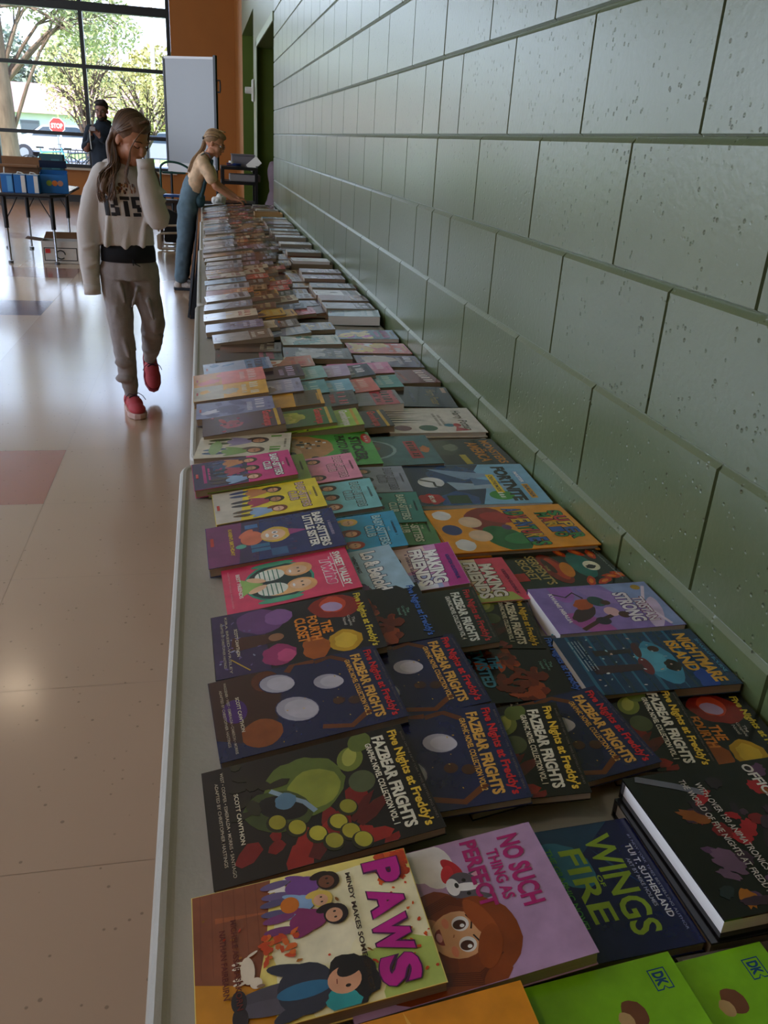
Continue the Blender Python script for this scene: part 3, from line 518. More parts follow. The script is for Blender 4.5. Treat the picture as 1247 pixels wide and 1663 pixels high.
def gb(c1, c2, tc):
    def d(a, t):
        a.ell(.45, .4, .36, .30, c1, wob=.3, n=26, seed=4); a.ell(.55, .35, .2, .2, c2, wob=.4, seed=5); leaves(a, 7, 14, [c1, c2], (0, .1, 1, .6), .05)
        a.ell(.3, .25, .15, .05, '#a8242a', 20); t.text('Goosebumps', .06, .72, .95, .87, tc, .05, rise=-.01); a.rect(.0, .90, 1, .94, '#c9a12c')
    return d
def gen(c1, c2, tc, seed, style=0):
    """a cover only seen blurred: plain fields, a figure-like patch, unreadable title strokes"""
    def d(a, t):
        rnd = random.Random(seed)
        if style == 0: a.rect(0, 0, 1, .3+.2*rnd.random(), c2)
        if style == 1: a.poly([(0, .6), (1, .3+.2*rnd.random()), (1, 1), (0, 1)], c2)
        if style == 2:
            for k in range(9): a.ell(.15+.7*rnd.random(), .12+.45*rnd.random(), .10+.16*rnd.random(), .06+.14*rnd.random(), [c2, c2, tc, c1][rnd.randrange(4)], rnd.random()*180, wob=.5, seed=seed+k, n=14)
        if style == 3: a.rect(0, .62, 1, .95, c2)
        for k in range(3): a.ell(.2+.6*rnd.random(), .15+.4*rnd.random(), .08+.12*rnd.random(), .06+.12*rnd.random(), rnd.choice([c1, c2, c1]), rnd.random()*180, wob=.4, seed=k)
        t.marks(.1, .76, .9, .88, tc, seed); t.marks(.2, .65, .8, .72, tc, seed+1); t.marks(.25, .92, .75, .955, c1, seed+2)
        a.rect(.4, .04, .6, .065, '#b8302c')
    return d
# ------------------------------------------------------------------ the room
WALL = wall_mat('green_block_paint', '#566440', 0.30)
SMOOTH = mat('green_smooth_paint', '#65714f', 0.30, noise=.04, nscale=4)
DGREEN = mat('olive_green_paint', '#566a20', 0.55, noise=.05, nscale=3)
ORANGE = mat('orange_paint', '#a5682a', 0.6, noise=.05, nscale=2)
FRAME = mat('dark_window_frame', '#20262a', 0.4)
YEND = 8.78; JOINT = 2.1577+0.4158

def block_wall():
    """blocks 0.406 x 0.203 laid in running bond, each with its own bevelled edge; recessed joints between"""
    bm = bmesh.new(); g = .0045; d = .0075; L = .4064; H = .2032; nz = 23
    ys0, ys1 = -1.9, YEND
    def quad(a, b, c, e): bm.faces.new([bm.verts.new(p) for p in (a, b, c, e)])
    for k in range(nz):
        z0, z1 = k*H, (k+1)*H
        top = k+1                                   # z of the course top / H ; the top at 4H carries the b offset
        off = .2113 if top % 2 == 0 else 0.0
        ys = []; y = 2.1577+off-L*20
        while y < ys1+L:
            ys.append(y); y += L
        ys = sorted([y for y in ys if abs(y-JOINT) > .03]+[JOINT])
        for a, b in zip(ys, ys[1:]):
            a = max(a, ys0); b = min(b, ys1)
            if b-a < .02: continue
            gh = .003; w0 = .0095
            ga = g*(1.5 if abs(a-JOINT) < 1e-6 else 1)*.8; gb_ = g*(1.5 if abs(b-JOINT) < 1e-6 else 1)*.8
            o = [(a, z0), (b, z0), (b, z1), (a, z1)]
            i1 = [(a+ga*.45, z0+gh*.6), (b-gb_*.45, z0+gh*.6), (b-gb_*.45, z1-gh*.6), (a+ga*.45, z1-gh*.6)]
            i2 = [(a+ga, z0+w0*.5), (b-gb_, z0+w0*.5), (b-gb_, z1-w0), (a+ga, z1-w0)]
            P0 = [(d, y, z) for y, z in o]; P1 = [(d*.85, y, z) for y, z in i1]; P2 = [(0, y, z) for y, z in i2]
            for j in range(4):
                n = (j+1) % 4; quad(P0[n], P0[j], P1[j], P1[n]); quad(P1[n], P1[j], P2[j], P2[n])
            quad(P2[3], P2[2], P2[1], P2[0])
    bmesh.ops.remove_doubles(bm, verts=bm.verts, dist=1e-6)
    o = obj('wall_right', bm, WALL); tag(o, kind='structure'); return o
block_wall()
S = lambda name, bm, m: tag(obj(name, bm, m), kind='structure')
S('wall_backing', BX(((.008, -1.9, 0), (.2, YEND, 4.68))), SMOOTH)
# the smooth stretch with two openings beyond the block wall
S('wall_entry', BX(((0, YEND, 2.37), (.2, 11.45, 4.68)), ((0, 11.45, 0), (.2, 12.12, 4.68)), ((0, 12.12, 2.86), (.2, 15.3, 4.68))), SMOOTH)
S('wall_far_stretch', BX(((0, 15.3, 0), (.2, 18.5, 4.68))), ORANGE)
S('trim_1', BX(((-.012, 11.33, 0), (.0, 11.45, 2.45)), ((-.012, YEND, 2.37), (0, 11.45, 2.45)), bev=.003), mat('pale_trim_paint', '#9aa78c', .4))
S('wall_recess', BX(((.004, 11.435, 0), (.2, 11.45, 2.37)), ((.004, 15.285, 0), (.2, 15.3, 2.86)), ((.2, 11.45, 0), (1.6, 11.55, 2.6)), ((1.6, YEND-.6, 0), (1.7, 11.55, 2.6)), ((.2, YEND-.62, 0), (1.6, YEND-.6, 2.6)), ((.2, YEND-.6, 2.45), (1.6, 11.55, 2.6)),
   ((.2, 15.3, 0), (1.8, 15.4, 3.1)), ((1.8, 12.0, 0), (1.9, 15.4, 3.1)), ((.2, 12.0, 0), (1.8, 12.1, 3.1)), ((.2, 12.0, 2.95), (1.8, 15.4, 3.1))), DGREEN)
S('floor_recess', BX(((.0, YEND-.6, -.05), (1.9, 15.4, 0))), mat('recess_floor', '#6a5c4c', .4))

def floor_mat():
    m = mat('polished_floor_tile', (1, 1, 1), .20, spec=.5); n = m.node_tree.nodes; l = m.node_tree.links; p = n['Principled BSDF']
    a = n.new('ShaderNodeAttribute'); a.attribute_name = 'Col'; co = n.new('ShaderNodeTexCoord')
    v = n.new('ShaderNodeTexVoronoi'); v.inputs['Scale'].default_value = 44; l.new(co.outputs['Object'], v.inputs[0])
    t = n.new('ShaderNodeTexNoise'); t.inputs['Scale'].default_value = 1.4; l.new(co.outputs['Object'], t.inputs[0])
    mr = n.new('ShaderNodeMapRange'); mr.inputs['From Min'].default_value = .10; mr.inputs['From Max'].default_value = .17; mr.inputs['To Min'].default_value = .62; mr.inputs['To Max'].default_value = 1
    sp = n.new('ShaderNodeSeparateColor'); l.new(v.outputs['Color'], sp.inputs[0]); ad = n.new('ShaderNodeMath'); ad.operation = 'MULTIPLY_ADD'; ad.inputs[1].default_value = .55; l.new(sp.outputs[0], ad.inputs[0]); l.new(v.outputs['Distance'], ad.inputs[2]); sb = n.new('ShaderNodeMath'); sb.operation = 'SUBTRACT'; sb.inputs[1].default_value = .06; l.new(ad.outputs[0], sb.inputs[0]); l.new(sb.outputs[0], mr.inputs[0])
    m2 = n.new('ShaderNodeMapRange'); m2.inputs['To Min'].default_value = .9; m2.inputs['To Max'].default_value = 1.1; l.new(t.outputs[0], m2.inputs[0])
    mu = n.new('ShaderNodeMath'); mu.operation = 'MULTIPLY'; l.new(mr.outputs[0], mu.inputs[0]); l.new(m2.outputs[0], mu.inputs[1])
    mx = n.new('ShaderNodeVectorMath'); mx.operation = 'SCALE'; l.new(a.outputs['Color'], mx.inputs[0]); l.new(mu.outputs[0], mx.inputs['Scale']); l.new(mx.outputs[0], p.inputs['Base Color'])
    w2 = n.new('ShaderNodeTexNoise'); w2.inputs['Scale'].default_value = 2.2; w2.inputs['Detail'].default_value = 3; l.new(co.outputs['Object'], w2.inputs[0])
    b = n.new('ShaderNodeBump'); b.inputs['Distance'].default_value = .003; b.inputs['Strength'].default_value = .5; l.new(w2.outputs[0], b.inputs['Height']); l.new(b.outputs[0], p.inputs['Normal'])
    p.inputs['Coat Weight'].default_value = .6; p.inputs['Coat Roughness'].default_value = .13
    return m
def floor():
    V, Fc, K = [], [], []; T = .63; x0 = -1.345; y0 = 3.22
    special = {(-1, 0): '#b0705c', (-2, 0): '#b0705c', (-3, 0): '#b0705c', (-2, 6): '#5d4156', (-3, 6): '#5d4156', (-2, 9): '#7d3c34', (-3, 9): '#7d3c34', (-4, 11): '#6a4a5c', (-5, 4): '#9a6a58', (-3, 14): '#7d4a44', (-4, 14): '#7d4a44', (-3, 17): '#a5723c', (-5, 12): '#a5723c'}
    for i in range(-13, 3):
        for j in range(-9, 25):
            a, b = x0+i*T, x0+(i+1)*T; c, d = y0+j*T, y0+(j+1)*T
            a, b = max(a, -9.0), min(b, 0.006); c, d = max(c, -2.0), min(d, 18.5)
            if b-a < .01 or d-c < .01: continue
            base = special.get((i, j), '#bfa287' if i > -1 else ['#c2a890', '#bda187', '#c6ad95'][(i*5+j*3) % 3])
            g = .0006; n = len(V); V += [(a+g, c+g, 0), (b-g, c+g, 0), (b-g, d-g, 0), (a+g, d-g, 0)]; Fc.append((n, n+1, n+2, n+3)); K.append(lin(base))
    n = len(V); V += [(-9, -2, -.001), (.006, -2, -.001), (.006, 18.5, -.001), (-9, 18.5, -.001)]; Fc.append((n, n+1, n+2, n+3)); K.append(lin('#a8917c'))
    n = len(V); V += [(-9, -2, -.1), (.006, -2, -.1), (.006, 18.5, -.1), (-9, 18.5, -.1)]; Fc.append((n+3, n+2, n+1, n)); K.append(lin('#8a7460'))
    me = bpy.data.meshes.new('floor'); me.from_pydata(V, [], Fc); paint(me, K); tag(link('floor', me, floor_mat()), kind='structure')
floor()
CEIL = mat('ceiling_paint', '#c9c6bf', .8)
S('ceiling', BX(((-9.2, -2.2, 4.68), (1.9, 18.8, 4.8))), CEIL)
S('wall_back', BX(((-9.2, -2.2, 0), (.2, -2, 4.68))), ORANGE)
# left wall with five tall windows
bm = bmesh.new(); yy = -2.0
for yc, zb_ in LEFT_WINDOWS:
    a, b = yc-1.45, yc+1.45
    if a > yy: box(bm, (-9.2, yy, 0), (-9, a, 4.68))
    box(bm, (-9.2, a, 0), (-9, b, .9)); box(bm, (-9.2, a, 4.1), (-9, b, 4.68)); yy = b
box(bm, (-9.2, yy, 0), (-9, 18.7, 4.68)); S('wall_left', bm, ORANGE)
for i, (yc, zb_) in enumerate(LEFT_WINDOWS):
    bm = bmesh.new()
    for y in (yc-1.43, yc, yc+1.43): box(bm, (-9.12, y-.03, .9), (-9.05, y+.03, 4.1))
    for z in (.93, 2.43, 4.07): box(bm, (-9.12, yc-1.43, z-.03), (-9.05, yc+1.43, z+.03))
    S('window_%d' % (i+2), bm, FRAME)
# end wall: sill wall, pier beside the window, header
X1 = -1.21
S('wall_end', BX(((-9.2, 18.5, 0), (X1, 18.75, .60)), ((X1, 18.5, 0), (.2, 18.75, 4.68)), ((-9.2, 18.5, 4.45), (X1, 18.75, 4.68)), ((-9.2, 18.5, .6), (-8.9, 18.75, 4.45))), ORANGE)
S('baseboard_end', BX(((-9, 18.47, 0), (-.09, 18.5, .13))), mat('dark_baseboard', '#25282b', .5))
S('trim_2', BX(((-8.95, 18.40, .595), (X1+.02, 18.62, .635)), bev=.004), mat('window_sill', '#b9b2a4', .4))
bm = bmesh.new()
MX = [-8.85, -7.93, -6.23, -4.53, -2.83, -1.25]
for x in MX: box(bm, (x-.035, 18.52, .62), (x+.035, 18.64, 4.45))
for z, hh in ((.66, .04), (1.24, .033), (2.43, .033), (3.42, .075), (4.43, .04)): box(bm, (MX[0], 18.515, z-hh), (MX[-1], 18.645, z+hh))
win = S('window_1', bm, FRAME)
gm = bpy.data.materials.new('window_glass'); gm.use_nodes = True; n = gm.node_tree.nodes; l = gm.node_tree.links; n.remove(n['Principled BSDF'])
tr = n.new('ShaderNodeBsdfTransparent'); gl = n.new('ShaderNodeBsdfGlossy'); gl.inputs['Roughness'].default_value = .02; fr = n.new('ShaderNodeFresnel'); fr.inputs[0].default_value = 1.45; ms = n.new('ShaderNodeMixShader')
l.new(fr.outputs[0], ms.inputs[0]); l.new(tr.outputs[0], ms.inputs[1]); l.new(gl.outputs[0], ms.inputs[2]); l.new(ms.outputs[0], n['Material Output'].inputs[0])
obj('glass_pane', BX(((MX[0], 18.575, .66), (MX[-1], 18.581, 4.43))), gm, win)

# ceiling lamps (their warm spots show in the polished floor)
LAMP = mat('lamp_lens', '#ffd9a8', .4, emit=2.2); METAL = mat('brushed_metal', '#9a9c9e', .35, metal=1); BLACK = mat('black_plastic', '#15161a', .4)
lamp0 = None
for k, (x, y) in enumerate([(-2.85, 8.05), (-2.85, 16.3), (-2.85, -.1), (-6.6, 8.05), (-6.6, 16.3), (-6.6, -.1)]):
    r = empty('ceiling_lamp', (x, y, 4.40), label='round ceiling lamp mirrored as a warm spot in the floor', cat='lamp', group='round ceiling lamps')
    bm = bmesh.new(); cyl(bm, (0, 0, .14), .15, .28, 24); obj('lamp_housing', bm, METAL, r)
    bm = bmesh.new(); cyl(bm, (0, 0, -.005), .13, .01, 24); obj('lamp_lens', bm, LAMP, r)
    light('lamp_light', 'SPOT', (x, y, 4.37), 60, (1.0, .80, .58), (0, 0, 0), spot_size=2.2, spot_blend=.6, shadow_soft_size=.2)

# wall fittings on the pier between the openings
r = empty('wall_sensor', (0, 12.0, 1.93), label='small white fitting sticking out of the pier between the openings', cat='wall fitting')
obj('back_plate', BX(((-.03, -.08, -.13), (0, .08, .13)), bev=.01), mat('white_plastic', '#d8d6d0', .4), r)
bm = bmesh.new(); cyl(bm, (-.07, 0, 0), .04, .09, 14, axis='X'); obj('nozzle', bm, MATS['white_plastic'], r)

# ------------------------------------------------------------------ folding tables
TOP = mat('white_table_plastic', '#aaa79c', .42, noise=.05, nscale=9, bump=.0006, bscale=120); LEGM = mat('grey_table_steel', '#6d7074', .4, metal=.7)
def rounded(x0, y0, x1, y1, r, n=6):
    P = []
    for cx, cy, a in ((x1-r, y1-r, 0), (x0+r, y1-r, 90), (x0+r, y0+r, 180), (x1-r, y0+r, 270)):
        for k in range(n+1): t = math.radians(a+90*k/n); P.append((cx+r*math.cos(t), cy+r*math.sin(t)))
    return P
def ftable(x0, x1, y0, y1, zt, lab):
    r = empty('folding_table', (x0, y0, 0), label=lab, cat='table', group='white folding tables in a line along the wall')
    w_, l_ = x1-x0, y1-y0; bm = bmesh.new()
    prof = [(0.0, -.042), (0.0, -.006), (.0025, -.0015), (.007, .0012), (.013, .0012), (.017, -.0004), (.020, -.0012)]
    rings = [[bm.verts.new((x, y, zt+z)) for x, y in rounded(i, i, w_-i, l_-i, .05-i*.8 if i < .05 else .01)] for i, z in prof]
    n = len(rings[0])
    for a, b in zip(rings, rings[1:]):
        for k in range(n): bm.faces.new((a[k], a[(k+1) % n], b[(k+1) % n], b[k]))
    bm.faces.new(rings[-1]); bm.faces.new(rings[0][::-1]); obj('tabletop', bm, TOP, r, smooth=False)
    for s, yb in ((1, .22), (-1, l_-.22)):
        for xx in (.09, w_-.09):
            o = TB([(xx, yb, zt-.045), (xx, yb+.0*s, .36), (xx, yb, .015)], .013, side=(1, 0, 0)); obj('leg', o, LEGM, r)
        obj('cross_bar', TB([(.09, yb, .12), (w_-.09, yb, .12)], .011, side=(0, 0, 1)), LEGM, r)
        obj('brace', TB([(w_/2, yb, .12), (w_/2, yb+.32*s, zt-.05)], .009, side=(1, 0, 0)), LEGM, r)
    return r
ftable(-.745, -.008, -.17, 1.705, .74, 'nearest white folding table holding the large graphic novels')
ftable(-.727, -.008, 1.712, 3.55, .738, 'second white folding table, holding the pastel paperbacks')
ftable(-.722, -.008, 3.557, 5.39, .738, 'third white folding table, covered with rows of thick paperbacks')
ftable(-.715, -.008, 5.397, 7.23, .738, 'fourth white folding table, between the walking girl and the girl in overalls')
ftable(-.706, -.008, 7.237, 9.07, .738, 'farthest white folding table, beside the girl in overalls')
# black cloth hanging from the far tables
bm = bmesh.new(); N = 60; rows = []
for i in range(N+1):
    y = 6.93+2.1*i/N; f = .012*math.sin(i*1.3)+.008*math.sin(i*.55)
    rows.append([bm.verts.new((-.735-(f+.085)*(1-z/.70)**1.1-.004*abs(f)*10, y, z)) for z in (.012, .15, .32, .5, .70)])
for a, b in zip(rows, rows[1:]):
    for k in range(4): bm.faces.new((a[k], b[k], b[k+1], a[k+1]))
e0 = [bm.verts.new((-.72-(.0+.098)*(1-z/.70)**1.1, 6.92-.02*(1-z/.7), z)) for z in (.012, .15, .32, .5, .70)]; pe = e0
for i in range(1, 13):
    q = [bm.verts.new((-.72+.7*i/12-(.098)*(1-z/.70)**1.1*(1-i/12), 6.92-.02*(1-z/.7)+.008*math.sin(i*1.7), z)) for z in (.012, .15, .32, .5, .70)]
    for k in range(4): bm.faces.new((pe[k], q[k], q[k+1], pe[k+1]))
    pe = q
clo = obj('table_skirt', bm, mat('black_cloth', '#0d1118', .9), smooth=True); sm = clo.modifiers.new('t', 'SOLIDIFY'); sm.thickness = .004
tag(clo, 'black cloth hanging to the floor from the far folding tables', 'tablecloth')

# x, y, z of the middle of the lower (left) edge, turn, tilt, width, height, thickness
P = {
 'paws': (-0.705, 0.486, 0.7413, 2.0986, 6.9333, 0.1398, 0.1995, 0.014),
 'nosuch': (-0.5845, 0.4888, 0.7413, 3.0023, 7.306, 0.1473, 0.21, 0.016),
 'wings': (-0.4894, 0.506, 0.7413, 1.4025, 1.8334, 0.1491, 0.225, 0.012),
 'guide': (-0.2583, 0.523, 0.765, 3.0, 0, 0.178, 0.25, 0.024),
 'guide2': (-0.265, 0.521, 0.7413, 2.0, 0, 0.178, 0.25, 0.023),
 'lime1': (-0.562, 0.311, 0.7413, 2.5, 4.6, 0.21, 0.26, 0.008),
 'lime2': (-0.474, 0.309, 0.7413, 2.5, 4.0, 0.21, 0.26, 0.008),
 'orange': (-0.7, 0.3, 0.7413, 2.5, 6.0, 0.21, 0.26, 0.01),
 'ball': (-0.295, 0.354, 0.7413, 1.0, 1.0, 0.15, 0.21, 0.016),
 'A1': (-0.6933, 0.6424, 0.7413, 4.1164, 7.9768, 0.1589, 0.2268, 0.011),
 'A2': (-0.5853, 0.6984, 0.7413, -3.9219, 8.3622, 0.1562, 0.229, 0.01),
 'A3': (-0.5122, 0.7121, 0.7413, -8.0028, 7.6543, 0.1528, 0.229, 0.01),
 'A4': (-0.4282, 0.6946, 0.7413, 5.8444, 6.0901, 0.1446, 0.229, 0.01),
 'A5': (-0.3394, 0.7439, 0.7413, -8.7814, 3.8883, 0.1514, 0.229, 0.01),
 'A6': (-0.2374, 0.7233, 0.7413, -3.8625, 0, 0.146, 0.229, 0.01),
 'B1': (-0.685, 0.8102, 0.7413, 4.7664, 7.8019, 0.1506, 0.2206, 0.011),
 'B2': (-0.585, 0.8339, 0.7413, 2.7089, 7.6705, 0.1528, 0.229, 0.01),
 'B3': (-0.4342, 0.8739, 0.7413, -2.526, 1.4827, 0.1437, 0.229, 0.01),
 'C1': (-0.6837, 0.9668, 0.7413, 1.8206, 7.8186, 0.1537, 0.2267, 0.011),
 'C2': (-0.6032, 0.9919, 0.7413, 0.2766, 7.3821, 0.1514, 0.229, 0.01),
 'C3': (-0.5243, 0.9805, 0.7413, -3.0829, 7.729, 0.1531, 0.229, 0.01),
 'C4': (-0.4422, 1.0117, 0.7413, -9.218, 1.5392, 0.1441, 0.229, 0.01),
 'D1': (-0.6651, 1.117, 0.7413, 2.7346, 8.9787, 0.1381, 0.2026, 0.011),
 'D2': (-0.5891, 1.1141, 0.7413, 4.3602, 8.1434, 0.1438, 0.205, 0.01),
 'D3': (-0.4948, 1.133, 0.7413, -1.457, 7.9687, 0.1428, 0.205, 0.012),
 'D4': (-0.4065, 1.1046, 0.7413, 0.0403, 2.0412, 0.1403, 0.205, 0.012),
 'serp': (-0.2062, 1.1353, 0.7413, 4.4621, 0, 0.1318, 0.1977, 0.01),
 'tri': (-0.2034, 0.9836, 0.7413, 0.4696, 0.6452, 0.1295, 0.1989, 0.028),
 'night': (-0.2175, 0.8455, 0.754, -0.0586, 0.2894, 0.134, 0.2134, 0.014),
 'nightb': (-0.204, 0.8736, 0.7413, 0.0, 0.0, 0.14, 0.2, 0.013),
 'mario': (-0.2862, 1.2838, 0.7489, 2.6313, 0, 0.1802, 0.2784, 0.012),
 'fort': (-0.2821, 1.5273, 0.7413, -2.1643, 0.8078, 0.216, 0.2742, 0.009),
 'monst': (-0.2278, 1.715, 0.739, 2.1763, 0.0306, 0.1701, 0.22, 0.01),
 'hpw': (-0.2531, 1.9485, 0.739, -1.07, 0.3914, 0.2002, 0.2473, 0.014),
 'hpd': (-0.2568, 2.1824, 0.739, -5.0318, 0, 0.1996, 0.245, 0.012),
 'pwr': (-0.2197, 2.3612, 0.739, 4.9209, 0.2085, 0.1512, 0.21, 0.014),
 'jar': (-0.4054, 1.7283, 0.739, -0.3906, 1.8579, 0.1894, 0.23, 0.01),
 'stick': (-0.5738, 1.7353, 0.739, -0.5482, 2.9862, 0.21, 0.26, 0.008),
 'remix': (-0.7085, 1.7689, 0.739, -7.3742, 5.3389, 0.1393, 0.2065, 0.012),
 'bscm': (-0.7152, 1.5776, 0.7413, 2.8608, 7.6329, 0.1415, 0.2039, 0.016),
 'bsco': (-0.6893, 1.5755, 0.7413, 1.2856, 7.5024, 0.14, 0.205, 0.01),
 'bscp': (-0.5855, 1.5776, 0.7413, 0.7629, 7.527, 0.1402, 0.205, 0.01),
 'bscg': (-0.4866, 1.5536, 0.7413, -2.5904, 2.1235, 0.1408, 0.205, 0.01),
 'bscy': (-0.6769, 1.43, 0.7413, 2.6461, 8.0089, 0.1382, 0.2036, 0.01),
 'bsct': (-0.5731, 1.4343, 0.7413, -0.3602, 7.5554, 0.1403, 0.205, 0.01),
 'bscd': (-0.4926, 1.4101, 0.7413, -4.7382, 3.0571, 0.1404, 0.205, 0.01),
 'bsls': (-0.6895, 1.2585, 0.7413, 1.81, 7.9968, 0.1509, 0.225, 0.016),
 'bscb': (-0.5603, 1.2745, 0.7413, -1.4152, 7.8128, 0.1419, 0.205, 0.01),
 'bscgr': (-0.4907, 1.3205, 0.7413, -3.43, 2.0591, 0.1404, 0.205, 0.01),
 'g1': (-0.695, 1.8843, 0.739, 0.7608, 8.8858, 0.129, 0.1911, 0.02),
 'g2': (-0.5684, 1.9188, 0.739, -1.0304, 7.5006, 0.13, 0.19, 0.018),
 'g3': (-0.507, 1.9001, 0.739, -0.2309, 7.4963, 0.13, 0.19, 0.018),
 'g4': (-0.4322, 1.9152, 0.739, 1.7406, 3.9498, 0.1296, 0.19, 0.018),
 'm1a': (-0.7109, 2.0163, 0.739, -0.3527, 6.9082, 0.1287, 0.1924, 0.018),
 'm1b': (-0.5823, 2.0744, 0.739, -1.6509, 7.4297, 0.1295, 0.195, 0.018),
 'm1c': (-0.4952, 2.0735, 0.739, -2.6676, 7.4032, 0.1293, 0.195, 0.018),
 'm1d': (-0.3736, 2.0918, 0.739, -0.4836, 3.9116, 0.1294, 0.195, 0.022),
 'm2a': (-0.7187, 2.1628, 0.739, 0.0662, 8.0236, 0.1296, 0.1953, 0.018),
 'm2b': (-0.6238, 2.1932, 0.739, -0.4753, 7.5734, 0.1305, 0.195, 0.016),
 'm2c': (-0.5548, 2.1922, 0.739, -0.7485, 7.4852, 0.1299, 0.195, 0.012),
 'm2d': (-0.4834, 2.2016, 0.739, -1.0055, 7.527, 0.1302, 0.195, 0.012),
 'm2e': (-0.4136, 2.2077, 0.739, 1.2142, 7.5578, 0.1304, 0.195, 0.012),
 'm2f': (-0.329, 2.2896, 0.739, 0.2656, 3.0214, 0.1301, 0.195, 0.014),
 'm3a': (-0.7193, 2.2906, 0.739, 1.0553, 8.2102, 0.1296, 0.1966, 0.018),
 'm3b': (-0.605, 2.3498, 0.739, 0.6453, 7.5396, 0.1303, 0.195, 0.014),
 'm3c': (-0.5404, 2.342, 0.739, 0.5054, 7.5934, 0.1306, 0.195, 0.012),
 'm3d': (-0.4657, 2.3736, 0.739, -2.4982, 7.5436, 0.1303, 0.195, 0.012),
 'm3e': (-0.3966, 2.3649, 0.739, 1.966, 7.5536, 0.1304, 0.195, 0.012),
 'm3f': (-0.3206, 2.4539, 0.739, -0.9745, 3.0539, 0.1304, 0.195, 0.012),
 'm4a': (-0.6929, 2.4327, 0.739, 1.8043, 7.4585, 0.1298, 0.1987, 0.014),
 'm4b': (-0.5563, 2.5073, 0.739, -0.2673, 4.9518, 0.1297, 0.195, 0.012),
 'm5a': (-0.6579, 2.6127, 0.739, -1.141, 2.2539, 0.1396, 0.2086, 0.014),
 'm5b': (-0.442, 2.6481, 0.739, -3.0169, 0.334, 0.1502, 0.2192, 0.018),
 'm6a': (-0.641, 2.7146, 0.739, -5.2183, 3.4248, 0.1299, 0.1987, 0.014),
 'm6b': (-0.4335, 2.811, 0.746, -0.17, 1.8437, 0.1404, 0.1996, 0.014),
 'm7a': (-0.6612, 2.8253, 0.739, 1.7502, 7.6735, 0.1298, 0.2003, 0.018),
 'm8a': (-0.6834, 2.9942, 0.739, -0.3853, 7.8396, 0.1303, 0.2044, 0.018),
 'm8b': (-0.6032, 3.0172, 0.739, 1.0125, 7.5234, 0.1302, 0.18, 0.014),
 'm8c': (-0.5277, 3.0558, 0.739, 1.2397, 7.511, 0.1301, 0.18, 0.012),
 'm8d': (-0.5032, 2.9331, 0.739, 4.1325, 7.5127, 0.1301, 0.18, 0.012),
 'm8e': (-0.401, 3.0478, 0.739, 0.0767, 3.0439, 0.1303, 0.18, 0.016),
 'm9a': (-0.6904, 3.1853, 0.739, 0.1715, 8.3545, 0.1304, 0.2008, 0.018),
 'm9b': (-0.5827, 3.222, 0.739, 1.9348, 7.5173, 0.1301, 0.2, 0.016),
 'm9c': (-0.5418, 3.2007, 0.739, 3.2927, 7.5666, 0.1304, 0.2, 0.016),
 'm9d': (-0.4646, 3.256, 0.739, 2.7951, 7.5752, 0.1305, 0.2, 0.016),
 'm9e': (-0.272, 3.362, 0.74, 9, 7.0, 0.13, 0.19, 0.018),
 'w1': (-0.2148, 2.7491, 0.739, -0.6233, 0.0192, 0.1501, 0.21, 0.012),
 'w2': (-0.216, 2.5709, 0.739, -1.6205, 0.0203, 0.1501, 0.21, 0.012),
 'w3': (-0.2271, 2.9519, 0.739, -1.7862, 0.8915, 0.1503, 0.2209, 0.014),
 'w4': (-0.2126, 3.2518, 0.739, -7.5569, 1.4504, 0.1404, 0.2012, 0.035),
 'mariob': (-0.262, 1.268, 0.7413, 1.0, 0, 0.18, 0.25, 0.007)}
